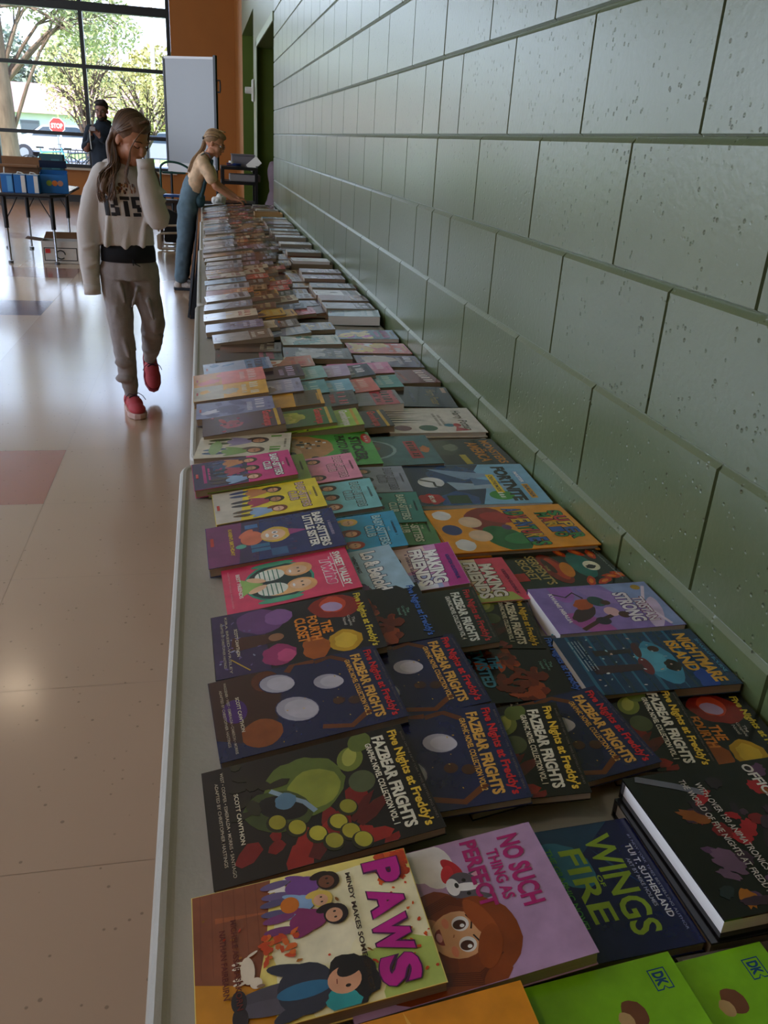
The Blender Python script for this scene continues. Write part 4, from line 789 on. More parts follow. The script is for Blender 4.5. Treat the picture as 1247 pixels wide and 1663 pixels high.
# ------------------------------------------------------------------ the books one can tell apart
G1 = 'books spread over the nearest table'; G2 = 'books in rows on the second table'
v1s = ('#120d0b', '#1a120e'); v2s = ('#1c2148', '#141830')
BOOKS = [
 ('orange', '#e8951f', '#c9780f', d_orange, 'plain orange paperback lying in front of the yellow cover with magenta letters', 0),
 ('ball', '#5a4e4a', '#3a3030', d_ball, 'book with a basketball and brick pattern half under the lime green covers', 0),
 ('lime2', '#86c81f', '#6aa818', d_lime, 'lime green paperback nearest the wall at the bottom of the picture', 0),
 ('lime1', '#86c81f', '#6aa818', d_lime, 'lime green paperback lying over its twin, next to the orange one', 0),
 ('wings', '#10184a', '#0b1030', d_wings, 'navy paperback with large green letters between lilac cover and black hardcovers', 0),
 ('nosuch', '#b692b8', '#5a8a5a', d_nosuch, 'lilac paperback showing a brown-haired girl and a small dog', 0),
 ('paws', '#f0d878', '#a85a30', d_paws, 'yellow and brown paperback with big magenta letters and walking children', 0),
 ('guide2', '#0c0a0e', '#141016', d_guide, 'black hardcover lying directly under a matching one by the wall', 1),
 ('guide', '#0c0a0e', '#141016', d_guide, 'thick black hardcover with red letters on top of a matching one', 1),
 ('A6', '#141018', '#1a1420', d_fourth, 'dark paperback with orange letters, tight against the wall above the black hardcovers', 0),
 ('A5', *v1s, d_v1, 'dark olive paperback with yellow title between the wall copy and a navy cover', 0),
 ('A4', *v2s, d_v2, 'navy paperback with red title lying askew, rightmost navy one of the nearest dark row', 0),
 ('A3', *v1s, d_v1, 'dark olive paperback slipped between two navy covers in the nearest dark row', 0),
 ('A2', *v2s, d_v2, 'navy paperback half hidden by the olive one with glowing yellow shapes', 0),
 ('A1', *v1s, d_v1, 'dark paperback with olive green shapes fully visible, left end of the nearest dark row', 0),
 ('nightb', '#2c7c8c', '#1f5f70', None, 'teal book peeking from under the blue forest cover', 0),
 ('night', '#14385c', '#10283f', d_night, 'dark blue paperback with yellow letters and two figures in a forest, by the wall', 0),
 ('tri', '#8f78c0', '#7a5aa0', d_tri, 'thick lilac and purple paperback with swirling sky, by the wall', 0),
 ('serp', '#10221f', '#0c1a18', d_serp, 'dark book with a red serpent and flames, above the thick purple one', 0),
 ('B3', '#15121c', '#101018', d_twist, 'dark paperback with blue letters and rust shapes beside the forest cover', 0),
 ('B2', *v2s, d_v2, 'navy paperback in the middle of the second dark row', 0),
 ('B1', *v2s, d_v2, 'navy paperback with three pale ovals fully visible, left end of its row', 0),
 ('C4', *v1s, d_v1, 'olive-black paperback at the right end of the third dark row', 0),
 ('C3', '#18201f', '#101414', d_v4, 'charcoal paperback with red and white titles in the third dark row', 0),
 ('C2', '#121420', '#101018', d_twist, 'dark paperback with blue title under the purple and red one', 0),
 ('C1', '#15121c', '#1a1420', d_fourth, 'dark paperback with purple, red and gold shapes and orange letters, left edge', 0),
 ('D4', '#e24a6a', '#c83a58', lambda a, t: d_mf(a, t, True), 'red-pink paperback with white letters beside the dark serpent book', 0),
 ('D3', '#d8a0d0', '#b048a0', d_mf, 'lilac and magenta paperback with bubbly white letters', 0),
 ('D2', '#a8cbe0', '#7a9ab0', d_lo, 'pale blue paperback with white script and dark purple hill', 0),
 ('D1', '#e0446c', '#c8385c', d_twins, 'pink paperback with two striped-shirt girls in a green oval', 0),
 ('mariob', '#2a3a70', '#1c2850', None, 'thin dark blue book under the orange cover by the wall', 0),
 ('mario', '#f0a020', '#e8e4dc', d_mario, 'large orange book with multicoloured letters against the wall', 1),
 ('fort', '#86bfe0', '#d8dce0', d_fort, 'large light blue book with black letters and yellow band against the wall', 0),
 ('bscgr', '#5a9a68', '#3a7a48', bsc('#d8e8d0', K1), 'green paperback slipped under the bright blue one, beside the orange book', 0),
 ('bscb', '#35a0cc', '#2a80a8', bsc('#9ad0e0', [('#e8c060', '#4a9ab0', '#3a4a7a', '#f0c49a'), ('#7a2a1c', '#c03a30', '#2a5a3a', '#e8b088'), ('#a83a20', '#d8b030', '#5a3a3a', '#e8b088')]), 'bright blue paperback with three girls beside the navy and purple one', 0),
 ('bsls', '#26346e', '#6a2a60', d_bsls, 'thick navy and purple paperback with a blond cartoon child holding a cup', 0),
 ('bscd', '#3f9088', '#2f7068', bsc('#b8d8c8', K1, lambda a: a.poly([(0, .3), (1, .2), (1, .5), (.3, .62), (0, .6)], '#a8a070')), 'teal green paperback beneath the grey one, beside the large light blue book', 0),
 ('bsct', '#82c8cc', '#60a8ac', bsc('#8ab8b8', K1), 'pale turquoise paperback beside the yellow one', 0),
 ('bscy', '#f2dc3a', '#d8d4c8', bsc('#d8b8a0', K1, None, low=('#cfc8ba', [(0, 0), (1, 0), (1, .22), (0, .30)])), 'yellow paperback with grey lower end and children walking a dog', 0),
 ('bscg', '#9aa4b8', '#7a8498', bsc('#8a90a4', K1), 'grey-blue paperback beside the large light blue book', 0),
 ('bscp', '#f09ab8', '#d87a98', bsc('#e8a8b8', K1[:2]), 'pastel pink paperback below the green dog cover', 0),
 ('bsco', '#7a9a3c', '#5a7a2c', bsc('#9ab060', K1), 'olive green paperback mostly hidden under the magenta one', 0),
 ('bscm', '#d83088', '#3a2c5c', bsc('#f4ecf0', K1, bscm_x), 'magenta and indigo paperback at the left edge of the table seam', 0),
 ('monst', '#1c1814', '#14100c', d_monst, 'black book with orange letters against the wall, above the light blue one', 0),
 ('jar', '#4a7478', '#3a5c60', d_jar, 'teal book showing a glass dome, between green dog cover and black book', 0),
 ('stick', '#4fae4a', '#3a8a38', d_stick, 'green book with a golden dog photo and black letters', 0),
 ('remix', '#d8d0b8', '#a89a78', d_remix, 'cream paperback with cartoon children above the magenta one', 0),
 ('hpw', '#e8e2d8', '#d0c8bc', d_hpw, 'white hardcover with script title and crests by the wall', 1),
 ('hpd', '#20283a', '#181e2c', d_hpd, 'dark navy hardcover with gold script by the wall, above the white one', 1),
 ('pwr', '#7a1c24', '#5a1218', d_pwr, 'dark red paperback by the wall above the dark navy hardcover', 0),
 ('g4', '#2c2018', '#241a14', gb('#7c4a24', '#b0602c', '#c8242a'), 'dark brown paperback with red lettering, right end of its row by white hardcover', 0),
 ('g3', '#9ac03c', '#7a9a2c', gb('#3a5a24', '#c8d84c', '#e8e8d0'), 'yellow-green paperback with pale lettering over the dark brown one', 0),
 ('g2', '#3a6a2c', '#2a4a20', gb('#b8c030', '#dcd84a', '#c8242a'), 'green paperback with yellow creature-like blotch and red lettering', 0),
 ('g1', '#4a2a38', '#3a1f2c', gb('#5a3a5a', '#a03048', '#c8343c'), 'glossy maroon paperback with red lettering at the table edge', 0),
]
for key, c, sp, d, lab, hard in BOOKS:
    book(P[key], c, sp, d, lab, G1 if P[key][1] < 1.68 else G2, hard=bool(hard), white=key in ('guide', 'tri', 'mario', 'hpw', 'fort', 'D4', 'nightb'))
MID = [  # paperbacks already too far to read: field colours, stroke colour, spine, label
 ('m1a', '#8a8fb8', '#6a6a94', '#d8d8ea', 2, 'lavender-blue glossy paperback with arched picture at the table edge'),
 ('m1b', '#d8a030', '#4a3a24', '#3a2410', 3, 'golden yellow paperback with dark lettering next to the lavender-blue one'),
 ('m1c', '#3a3638', '#c8b8b0', '#b83038', 0, 'charcoal paperback with red striped lettering'),
 ('m1d', '#8a8a90', '#b84050', '#2a2a30', 3, 'thick grey paperback with a dark square title at the fan end'),
 ('m2a', '#e8b040', '#c8c0a8', '#f0e8c8', 0, 'amber yellow paperback at the table edge with grey lower part'),
 ('m2b', '#a4a6c4', '#8a7a78', '#d8d4e4', 2, 'pale violet paperback with a small child picture'),
 ('m2c', '#5aa0a8', '#3f8894', '#a8d0d0', 0, 'turquoise paperback in the pastel row'), ('m2d', '#78b4cc', '#5a98b4', '#c8e0e8', 0, 'sky blue paperback in the pastel row'),
 ('m2e', '#e88070', '#d86a60', '#f4c0b0', 1, 'salmon pink paperback in the pastel row'), ('m2f', '#58aaa8', '#78c0b8', '#b8e0d8', 0, 'sea green paperback at the right end of the pastel row'),
 ('m3a', '#ee8a84', '#d8984a', '#f8d0c8', 0, 'coral pink paperback with orange lower part at the table edge'), ('m3b', '#3c2a48', '#8a6070', '#c8b8d8', 0, 'dark purple paperback with white marks beside the coral one'),
 ('m3c', '#88b8b4', '#70a4a0', '#c0dcd8', 0, 'pale green-blue paperback behind the turquoise one'), ('m3d', '#b49ac0', '#a488b4', '#dccce4', 0, 'lilac paperback behind the sky blue one'),
 ('m3e', '#1c2038', '#2c3458', '#e8e8f0', 1, 'navy paperback with white letter marks behind the salmon one'), ('m3f', '#e060a0', '#e888b8', '#f8c0dc', 1, 'hot pink paperback with glossy cover near the wall books'),
 ('m4a', '#a8b4cc', '#5a80a8', '#3a3a50', 3, 'pale blue glossy paperback with walking figures at the table edge'), ('m4b', '#e4dcd0', '#b86a50', '#b83a30', 1, 'cream paperback with red lettering behind the dark purple one'),
 ('m5a', '#26383c', '#384c50', '#c04a70', 0, 'dark slate paperback with a pink title patch'), ('m5b', '#18181a', '#a8a8a4', '#d0d0d0', 2, 'black book with a grey photograph and a red end'),
 ('m6a', '#3c2a22', '#5a3c28', '#b0a890', 0, 'dark brown paperback near the table edge behind the slate one'), ('m6b', '#b8c4b0', '#5a9088', '#e8e0c8', 2, 'framed pale green book lying behind the black one'),
 ('m7a', '#a09a90', '#7a6a5a', '#e8e0d0', 3, 'silvery glossy paperback at the table edge'), ('m8a', '#7c7a94', '#5a5878', '#c8c4d8', 0, 'grey-violet paperback at the table edge behind the silvery one'),
 ('m8b', '#4a5a78', '#d8c8a8', '#e8e0d0', 3, 'slate blue paperback with a cream price patch'), ('m8c', '#5a3a2c', '#c85a28', '#e0e0e4', 0, 'brown and orange paperback with a small pale sticker'),
 ('m8d', '#7a8ca8', '#b0c0d4', '#e4e8f0', 1, 'pale steel blue paperback poking out of its row'), ('m8e', '#5a4a3a', '#c8b040', '#d8d0b8', 2, 'dark paperback with a yellow patch near the rainbow wall book'),
 ('m9a', '#e0d0b0', '#d8d8e0', '#c83a30', 0, 'cream paperback with a red title at the table edge'), ('m9b', '#4a3c54', '#d0a030', '#d8c060', 1, 'plum paperback with gold diagonal shapes'),
 ('m9c', '#3c3048', '#c89028', '#c8a838', 1, 'dark plum paperback with an orange-gold stripe'), ('m9d', '#b82c4c', '#7a2038', '#e8b0b8', 0, 'crimson paperback between the plum ones and the slanting grey one'),
 ('m9e', '#5a4a5c', '#6a5a70', '#a89ab0', 2, 'mauve-grey paperback slanting across its neighbours'),
 ('w1', '#d04a2c', '#e8c040', '#f0f0e8', 2, 'red and yellow picture book by the wall, three behind the dark red one'), ('w2', '#4a2c5c', '#c8b8b0', '#e8e4ec', 2, 'purple picture book with white lettering by the wall'),
 ('w3', '#2c5a7c', '#e0c060', '#c84a8c', 2, 'teal and rainbow picture book by the wall, second table'), ('w4', '#b8d0d8', '#9ab8c8', '#e8f0f4', 0, 'thick pale blue stack-like book by the wall, second table'),
]
for k, (key, c1, c2, tc, st, lab) in enumerate(MID):
    c = c1; book(P[key], c, c, gen(c1 if st != 2 else c2, c2, tc, 30+k, st), lab, G2, white=key in ('w3', 'w4', 'm1d'))

# ------------------------------------------------------------------ the long rows beyond, each book an object of its own
PAL = {'brown': ('#5a3c2a', '#8a6040', '#d8c090'), 'silver grey': ('#9c9ca4', '#7c7c88', '#e0e0e8'), 'cream': ('#d8ccb0', '#b09878', '#a83a2c'), 'golden': ('#c89030', '#7a4a20', '#3a2010'),
 'maroon': ('#6a2028', '#8a3c3c', '#e0c0a0'), 'navy': ('#20283c', '#3c4a6c', '#c8d0e0'), 'slate blue': ('#5a6c88', '#8494ac', '#e0e4ec'), 'pale blue': ('#a4bccc', '#7c9cb4', '#38506a'),
 'olive': ('#5c5c34', '#8a8848', '#dcd8a0'), 'rust': ('#a8502a', '#c87a3c', '#f0d0a0'), 'black': ('#1a181a', '#3c383a', '#c0b8b0'), 'white': ('#dcdad6', '#b0acb0', '#3c3c48'),
 'leaf green': ('#6c9c3c', '#8cb850', '#e8f0c0'), 'red': ('#b8303a', '#d85a50', '#f4e0d0'), 'mauve': ('#84708c', '#a490ac', '#e8dcec'), 'tan': ('#a88860', '#c0a078', '#4a3420')}
proto = {}
for q, (nm, (c1, c2, tc)) in enumerate(PAL.items()):
    for st in range(2):
        a = Flat(.13, .2, .018); t = Flat(.13, .2, .019); gen(c1, c2, tc, 90+q*2+st, (q+st*2) % 4)(a, t); a.V += []; n = len(a.V); a.V += t.V; a.F += [tuple(n+i for i in f) for f in t.F]; a.K += t.K
        proto[nm, st] = cover_mesh(.13, .2, .018, c1, c2, False, a); proto[nm, st].materials.append(PRINT)
pg = page_mesh(.13, .2, .018); pg.materials.append(PAGES)
ORD = ['first', 'second', 'third', 'fourth', 'fifth', 'sixth', 'seventh', 'eighth', 'ninth', 'tenth', 'eleventh', 'twelfth', 'thirteenth', 'fourteenth', 'fifteenth', 'sixteenth', 'seventeenth', 'eighteenth']
rnd = random.Random(12)
src = empty('book'); pose(src, -.68, 3.34, .739, 0, 7.5); cc = link('cover', proto['cream', 0], None, src); pp = link('page_block', pg, None, src)
first = [True]
def far_book(pos, nm, st, label, group):
    x, y, z, ang, tilt, w_, h_, t_ = pos
    if first[0]: r, c_, p_ = src, cc, pp; first[0] = False
    else:
        r = src.copy(); C.objects.link(r); c_ = cc.copy(); C.objects.link(c_); c_.parent = r; p_ = pp.copy(); C.objects.link(p_); p_.parent = r
    c_.data = proto[nm, st]
    pose(r, x, y, z, ang, tilt); r.scale = (w_/.13, h_/.2, t_/.018)
    tag(r, label, 'book', group)
rows = []; y = 3.36
while y < 8.75: rows.append(y); y += .150+.012*rnd.random()
LEFTC = ['silver grey', 'white', 'pale blue', 'silver grey', 'white', 'cream', 'slate blue', 'white', 'rust', 'silver grey', 'pale blue', 'golden', 'slate blue', 'white', 'mauve']
MIDC = ['brown', 'golden', 'maroon', 'brown', 'olive', 'rust', 'tan', 'cream', 'navy', 'brown', 'red', 'black', 'slate blue', 'tan', 'brown', 'mauve']
WALLC = ['silver grey', 'white', 'mauve', 'red', 'pale blue', 'white', 'black', 'slate blue', 'maroon', 'tan']
TN = {3: 'third', 4: 'fourth', 5: 'farthest'}; cnt = {3: 0, 4: 0, 5: 0}
for ri, y in enumerate(rows):
    tn = 3 if y < 5.36 else (4 if y < 7.2 else 5); ro = cnt[tn]; cnt[tn] += 1
    g = 'books in rows on the %s table' % TN[tn]
    x = -.69+.02*rnd.random(); k = 0; names = []
    tilt = 6.5+2.5*rnd.random(); yaw_ = rnd.uniform(-2, 3)
    while x < -.36:
        nm = LEFTC[(ri*4+rnd.randrange(3)) % len(LEFTC)] if k == 0 else rnd.choice(MIDC)
        if 4.0 < y < 4.5 and k: nm = rnd.choice(['leaf green', 'red', 'maroon', 'golden', 'cream'])
        t_ = rnd.uniform(.012, .022) if k else rnd.uniform(.018, .030)
        if x > -.42: tl = 1.5
        else: tl = tilt
        names.append((k, nm, (x, y+rnd.uniform(-.006, .006), .739+.0005*0, yaw_+rnd.uniform(-1.5, 1.5), tl, rnd.uniform(.118, .132), rnd.uniform(.175, .205), t_)))
        x += rnd.uniform(.075, .115); k += 1
    if abs(y-4.6) > .16 and abs(y-7.7) > .17:
        # flat pile against the wall
        z = .739
        for j in range(rnd.choice([1, 2, 2])):
            t_ = rnd.uniform(.016, .028); names.append((10+j, rnd.choice(WALLC), (-.215+rnd.uniform(-.004, .004), y+rnd.uniform(-.004, .004), z, rnd.uniform(-1.2, 1.2), 0, .13, .2, t_))); z += t_+.0006
    nf = sum(1 for k, _, _ in names if k < 10); nw = sum(1 for k, _, _ in names if k >= 10)
    for k, nm, pos in names:
        if k < 10:
            where = 'at the table edge' if k == 0 else ('%s book from the table edge' % ORD[k])
        else: where = 'against the wall' + ('' if nw == 1 else (', lower of two' if k == 10 else ', upper of two'))
        far_book(pos, nm, rnd.randrange(2), '%s paperback %s, %s row on the %s table' % (nm, where, ORD[ro], TN[tn]), g)
# open boxes of books against the wall
def openbox(x0, y0, x1, y1, h, c, lab):
    r = empty('book_box', (x0, y0, .7395), label=lab, cat='box'); w_, d_ = x1-x0, y1-y0; m = mat('box_'+c, c, .7)
    obj('box_shell', BX(((0, 0, 0), (w_, d_, .003)), ((0, 0, 0), (w_, .004, h)), ((0, d_-.004, 0), (w_, d_, h)), ((0, 0, 0), (.004, d_, h)), ((w_-.004, 0, 0), (w_, d_, h))), m, r)
    return r
openbox(-.235, 4.53, -.01, 4.69, .045, '#8a7a64', 'low brown cardboard tray of books against the wall on the third table')
for k, (a, b) in enumerate(((4.545, 4.588), (4.590, 4.632), (4.634, 4.675))):
    r = empty('book', (-.125, (a+b)/2, .7435), label='white-edged book standing in the cardboard tray, %s from the camera' % ORD[k], cat='book', group='books standing in the cardboard tray')
    me = cover_mesh(.2, b-a-.003, .055, '#d8d4d0', '#b8b4b0'); link('cover', me, PRINT, r, (0, -(b-a)/2, 0)); link('page_block', page_mesh(.2, b-a-.003, .055), PAGES_WHITE, r, (0, -(b-a)/2, 0))
openbox(-.25, 7.6, -.01, 7.8, .05, '#b08a58', 'tan cardboard box against the wall on the farthest table')
# ------------------------------------------------------------------ people
SKIN = mat('fair_skin', '#c48b6c', .5, noise=.03, nscale=30); SKIN.node_tree.nodes['Principled BSDF'].inputs['Subsurface Weight'].default_value = .05
EYEW = mat('eye_white', '#e6e2dc', .25); IRIS = mat('dark_iris', '#2a1c14', .2); LIP = mat('lip', '#9a4f48', .5); BROW = mat('brow_hair', '#3a281c', .8)
def hframe(c, fwd, up=(0, 0, 1), s=1.0):
    f = Vector(fwd).normalized(); u = Vector(up); u = (u-f*u.dot(f)).normalized(); x = f.cross(u)
    return Matrix(((x.x*s, f.x*s, u.x*s, c[0]), (x.y*s, f.y*s, u.y*s, c[1]), (x.z*s, f.z*s, u.z*s, c[2]), (0, 0, 0, 1)))
def head(bm, H):
    ell(bm, (0, -.018, .025), (.072, .090, .086), H, 24); ell(bm, (0, .022, -.045), (.056, .060, .066), H, 20); ell(bm, (0, .052, -.095), (.024, .024, .020), H, 14)
    ell(bm, (0, .066, .010), (.046, .022, .018), H, 14); ell(bm, (0, .086, -.022), (.010, .013, .024), H, 12, rot=(.35, 0, 0)); ell(bm, (0, .093, -.040), (.014, .013, .010), H, 12)
    for s in (-1, 1):
        ell(bm, (.030*s, .046, -.040), (.028, .030, .030), H, 14); ell(bm, (.073*s, -.010, -.020), (.007, .015, .026), H, 12, rot=(.15, 0, .3*s)); ell(bm, (.046*s, .0, -.075), (.018, .04, .028), H, 12)
    ell(bm, (0, .078, -.066), (.021, .010, .007), H, 12); ell(bm, (0, .076, -.078), (.018, .010, .007), H, 12)
def face_parts(root, off, H):
    for s in (-1, 1):
        bm = bmesh.new(); ell(bm, (.031*s, .067, -.004), (.0125, .0110, .0085), H, 14); e = obj('eye', bm, EYEW, root, off, smooth=True)
        bm = bmesh.new(); ell(bm, (.031*s, .0755, -.005), (.0055, .004, .006), H, 12); obj('iris', bm, IRIS, e, smooth=True)
        bm = bmesh.new(); tube(bm, [H @ Vector((x*s, y_, z)) for x, y_, z in ((.014, .083, .016), (.030, .084, .021), (.048, .072, .015))], .0028, 6); obj('eyebrow', bm, BROW, root, off)
    bm = bmesh.new(); ell(bm, (0, .0835, -.0715), (.020, .0045, .0055), H, 14); obj('lips', bm, LIP, root, off, smooth=True)
def hand(bm, wrist, d, palm_n, thumb_side, s=1.0, curl=.5):
    """palm and five separate, bent fingers; d = direction wrist to knuckles"""
    d = Vector(d).normalized(); n = Vector(palm_n); n = (n-d*n.dot(d)).normalized(); sd = d.cross(n)*thumb_side; w_ = Vector(wrist)
    tube(bm, [w_, w_+d*.02*s, w_+d*.05*s, w_+d*.085*s], [(.022*s, .016*s), (.026*s, .015*s), (.034*s, .014*s), (.034*s, .012*s)], 12, side=sd)
    for i, (o, L) in enumerate(((.027, .066), (.010, .074), (-.009, .069), (-.027, .054))):
        p = w_+d*.075*s+sd*o*s; a = 0; P = [p]; 
        for k, f in enumerate((.42, .33, .25)):
            a += curl*(.5+.35*k); P.append(P[-1]+(d*math.cos(a)+n*math.sin(a))*L*f*s)
        rtube(bm, P, [.0088*s, .0082*s, .0074*s, .0062*s], 8, side=sd)
    p = w_+d*.025*s+sd*.024*s; t = (d*.6+sd*.75+n*.25).normalized()
    rtube(bm, [p, p+t*.03*s, p+(t*.9+n*.2+d*.3).normalized()*.058*s], [.012*s, .0105*s, .008*s], 8, side=n)
def strands(bm, paths, r=.006, seg=6, side=(0, 1, 0)):
    for P in paths: tube(bm, P, [r*.7]+[r]*(len(P)-2)+[r*.25], seg, side)
def spread(P, n, amp, seed, r0=0):
    """n copies of a lock, scattered sideways"""
    rn = random.Random(seed); out = []
    for _ in range(n):
        o = Vector((rn.gauss(0, 1), rn.gauss(0, 1), rn.gauss(0, .4)))*amp; ph = rn.random()*6; k = len(P)
        out.append([Vector(p)+o*(.55+.6*i/k)+Vector((math.sin(ph+i*1.3), math.cos(ph+i), 0))*amp*.35*i/k for i, p in enumerate(P)])
    return out
def subd(P, n=3):
    out = []
    for i in range(len(P)-1):
        p0, p1, p2, p3 = [Vector(P[max(0, min(len(P)-1, j))]) for j in (i-1, i, i+1, i+2)]
        for k in range(n):
            t = k/n; out.append(.5*((2*p1)+(p2-p0)*t+(2*p0-5*p1+4*p2-p3)*t*t+(3*p1-p0-3*p2+p3)*t**3))
    return out+[Vector(P[-1])]
def shoe(root, off, Mx, upper, sole_m, lace_m, s=1.0, name='shoe'):
    """shoe along +Y (toe), z up, ankle opening above the heel"""
    bm = bmesh.new()
    ell(bm, (0, .105, .036), (.036, .060, .026), Mx, 18); ell(bm, (0, .05, .045), (.036, .06, .036), Mx, 18); ell(bm, (0, -.035, .045), (.033, .04, .040), Mx, 18)
    tube(bm, [Mx @ Vector((0, -.03, .05)), Mx @ Vector((0, -.028, .095))], [.034*s, .031*s], 14)
    o = skin(name, bm, upper, .006, root, 3); o.location = off
    bm = bmesh.new(); pr = [(0, .172), (.022, .162), (.038, .125), (.041, .08), (.034, .03), (.033, -.03), (.026, -.066), (0, -.078)]
    pr = pr+[(-x, y) for x, y in pr[-2:0:-1]]
    rg = [[bm.verts.new(Mx @ Vector((x*f, y*f+.0, z))) for x, y in pr] for z, f in ((0, .97), (.006, 1.0), (.022, 1.0), (.026, .97))]
    for a, b in zip(rg, rg[1:]):
        for k in range(len(pr)): bm.faces.new((a[k], a[(k+1) % len(pr)], b[(k+1) % len(pr)], b[k]))
    bm.faces.new(rg[0][::-1]); bm.faces.new(rg[-1]); obj('sole', bm, sole_m, o)
    bm = bmesh.new()
    for k in range(4): yy = .045+.018*k; zz = .083-.010*k; tube(bm, [Mx @ Vector((x, yy+.006*abs(x)/.02, zz-.006*(abs(x)/.02)**2)) for x in (-.022, -.01, 0, .01, .022)], .003, 6)
    for q in (-1, 1): tube(bm, [Mx @ Vector(p) for p in ((0, .045, .086), (.02*q, .045, .094), (.036*q, .055, .082), (.045*q, .07, .066))], .002, 6)
    obj('laces', bm, lace_m, o); return o

# ---- the girl walking along the tables
def hair_strands(name, paths, r, m, parent, seed=0, tones=('#5c4432', '#6e523c', '#806249', '#4a3628'), seg=5):
    rn = random.Random(seed); bm = bmesh.new(); K = []
    for P in paths:
        n0 = len(bm.faces); k = len(P); rr = r*(.7+.6*rn.random()); tube(bm, P, [(rr*.9, rr*.6)]+[(rr, rr*.6)]*(k-2)+[(rr*.25, rr*.2)], seg, side=(0, 1, 0)); c = lin(rn.choice(tones)); K += [c]*(len(bm.faces)-n0)
    me = bpy.data.meshes.new(name); bm.to_mesh(me); bm.free(); paint(me, K); return link(name, me, m, parent, smooth=True)
ROOT = (-1.05, 4.45, 0); OFF = (1.05, -4.45, 0)
girl = empty('person', ROOT, label='girl with long brown hair in white hoodie and grey sweatpants, sleeve held to mouth', cat='person')
fwd = Vector((.62, -.60, -.42)); H = hframe((-1.002, 4.43, 1.352), fwd, (.10, -.05, 1), .97)
bm = bmesh.new(); head(bm, H)
tube(bm, [(-1.055, 4.475, 1.17), (-1.045, 4.465, 1.25), (-1.02, 4.45, 1.30)], [.046, .040, .043], 16)
tube(bm, [(-1.06, 4.47, .74), (-1.06, 4.47, .95), (-1.06, 4.465, 1.10), (-1.055, 4.465, 1.19)], [(.09, .065), (.085, .062), (.095, .06), (.06, .045)], 18, side=(1, 0, 0))
rtube(bm, [(-1.15, 4.465, 1.175), (-1.235, 4.45, .94), (-1.243, 4.425, .80)], [.032, .027, .021], 12)
rtube(bm, [(-.965, 4.46, 1.155), (-.90, 4.37, 1.0), (-.934, 4.345, 1.13)], [.032, .027, .021], 12)
hand(bm, (-1.241, 4.430, .765), (0, -.03, -1), (1, .2, 0), 1, .60, .15)
hand(bm, (-.934, 4.345, 1.125), (-.08, .02, .8), (-.4, .9, 0), -1, .74, .6)
rtube(bm, [(-1.112, 4.468, .74), (-1.112, 4.44, .46), (-1.088, 4.457, .09)], [.058, .036, .026], 14); rtube(bm, [(-.998, 4.468, .74), (-.958, 4.485, .48), (-1.004, 4.72, .22)], [.058, .034, .026], 14)
b = skin('body', bm, SKIN, .005, girl, 3); b.location = OFF
bm = bmesh.new()
for s in (-1, 1): tube(bm, [H @ Vector((x*s, y_, z)) for x, y_, z in ((.018, .079, -.006), (.028, .083, -.011), (.038, .080, -.011), (.047, .070, -.006))], .0022, 6)
obj('eyelashes', bm, BROW, girl, OFF)
bm = bmesh.new()
for s in (-1, 1): tube(bm, [H @ Vector((x*s, y_, z)) for x, y_, z in ((.014, .084, .016), (.030, .084, .021), (.048, .071, .015))], .0022, 6)
obj('eyebrows', bm, BROW, girl, OFF)
bm = bmesh.new(); ell(bm, (0, .0835, -.0715), (.020, .0045, .0055), H, 14); obj('lips', bm, LIP, girl, OFF, smooth=True)
HOOD = mat('white_sweatshirt_fabric', '#cdc8c2', .9, bump=.0012, bscale=300); SWEAT = mat('grey_sweatpants_fabric', '#99928f', .95, bump=.0015, bscale=260, noise=.07, nscale=40)
bm = bmesh.new()
tube(bm, [(-1.062, 4.47, .862), (-1.062, 4.47, .90), (-1.062, 4.465, 1.0), (-1.062, 4.462, 1.10), (-1.06, 4.465, 1.17), (-1.055, 4.47, 1.215), (-1.05, 4.47, 1.235)],
     [(.134, .102), (.132, .102), (.132, .104), (.132, .10), (.122, .088), (.085, .068), (.058, .055)], 26, side=(1, 0, 0))
rtube(bm, [(-1.150, 4.468, 1.19), (-1.195, 4.46, 1.10), (-1.235, 4.45, .95), (-1.243, 4.44, .80), (-1.240, 4.425, .665)], [.052, .056, .056, .050, .040], 18)
tube(bm, [(-1.240, 4.425, .67), (-1.2385, 4.42, .628)], [.0385, .036], 18)
rtube(bm, [(-.965, 4.462, 1.165), (-.925, 4.42, 1.08), (-.900, 4.37, 1.0)], [.052, .060, .056], 18); rtube(bm, [(-.900, 4.362, 1.0), (-.922, 4.335, 1.09), (-.938, 4.325, 1.18)], [.056, .056, .045], 18)
tube(bm, [(-.938, 4.325, 1.17), (-.942, 4.325, 1.262)], [.038, .038], 18)
ell(bm, (-1.075, 4.515, 1.215), (.095, .05, .045), rot=(.4, 0, 0)); ell(bm, (-1.05, 4.42, 1.205), (.05, .04, .02))
for k in range(4): ell(bm, (-.905+.004*k, 4.33, 1.03+.035*k), (.050, .03, .012), rot=(.2, .3, 0))
for k in range(4): ell(bm, (-1.238, 4.41, .72+.045*k), (.045, .028, .010), rot=(.1, .35*(-1)**k, 0))
for x_, zz in ((-1.15, .90), (-1.06, .89), (-.98, .90)): rtube(bm, [(x_, 4.375, zz-.03), (x_+.02, 4.375, zz+.10)], [.018, .008], 8)
hood = skin('hoodie', bm, HOOD, .007, girl, 3, disp=(.012, .10)); hood.location = OFF
bm = bmesh.new(); tube(bm, [(-.938, 4.325, 1.222), (-.942, 4.325, 1.266)], [.0405, .0405], 20); obj('cuff', bm, HOOD, hood, smooth=True)
bm = bmesh.new(); tube(bm, [(-1.240, 4.423, .672), (-1.2385, 4.42, .622)], [.0415, .040], 20); obj('cuff', bm, HOOD, hood, smooth=True)
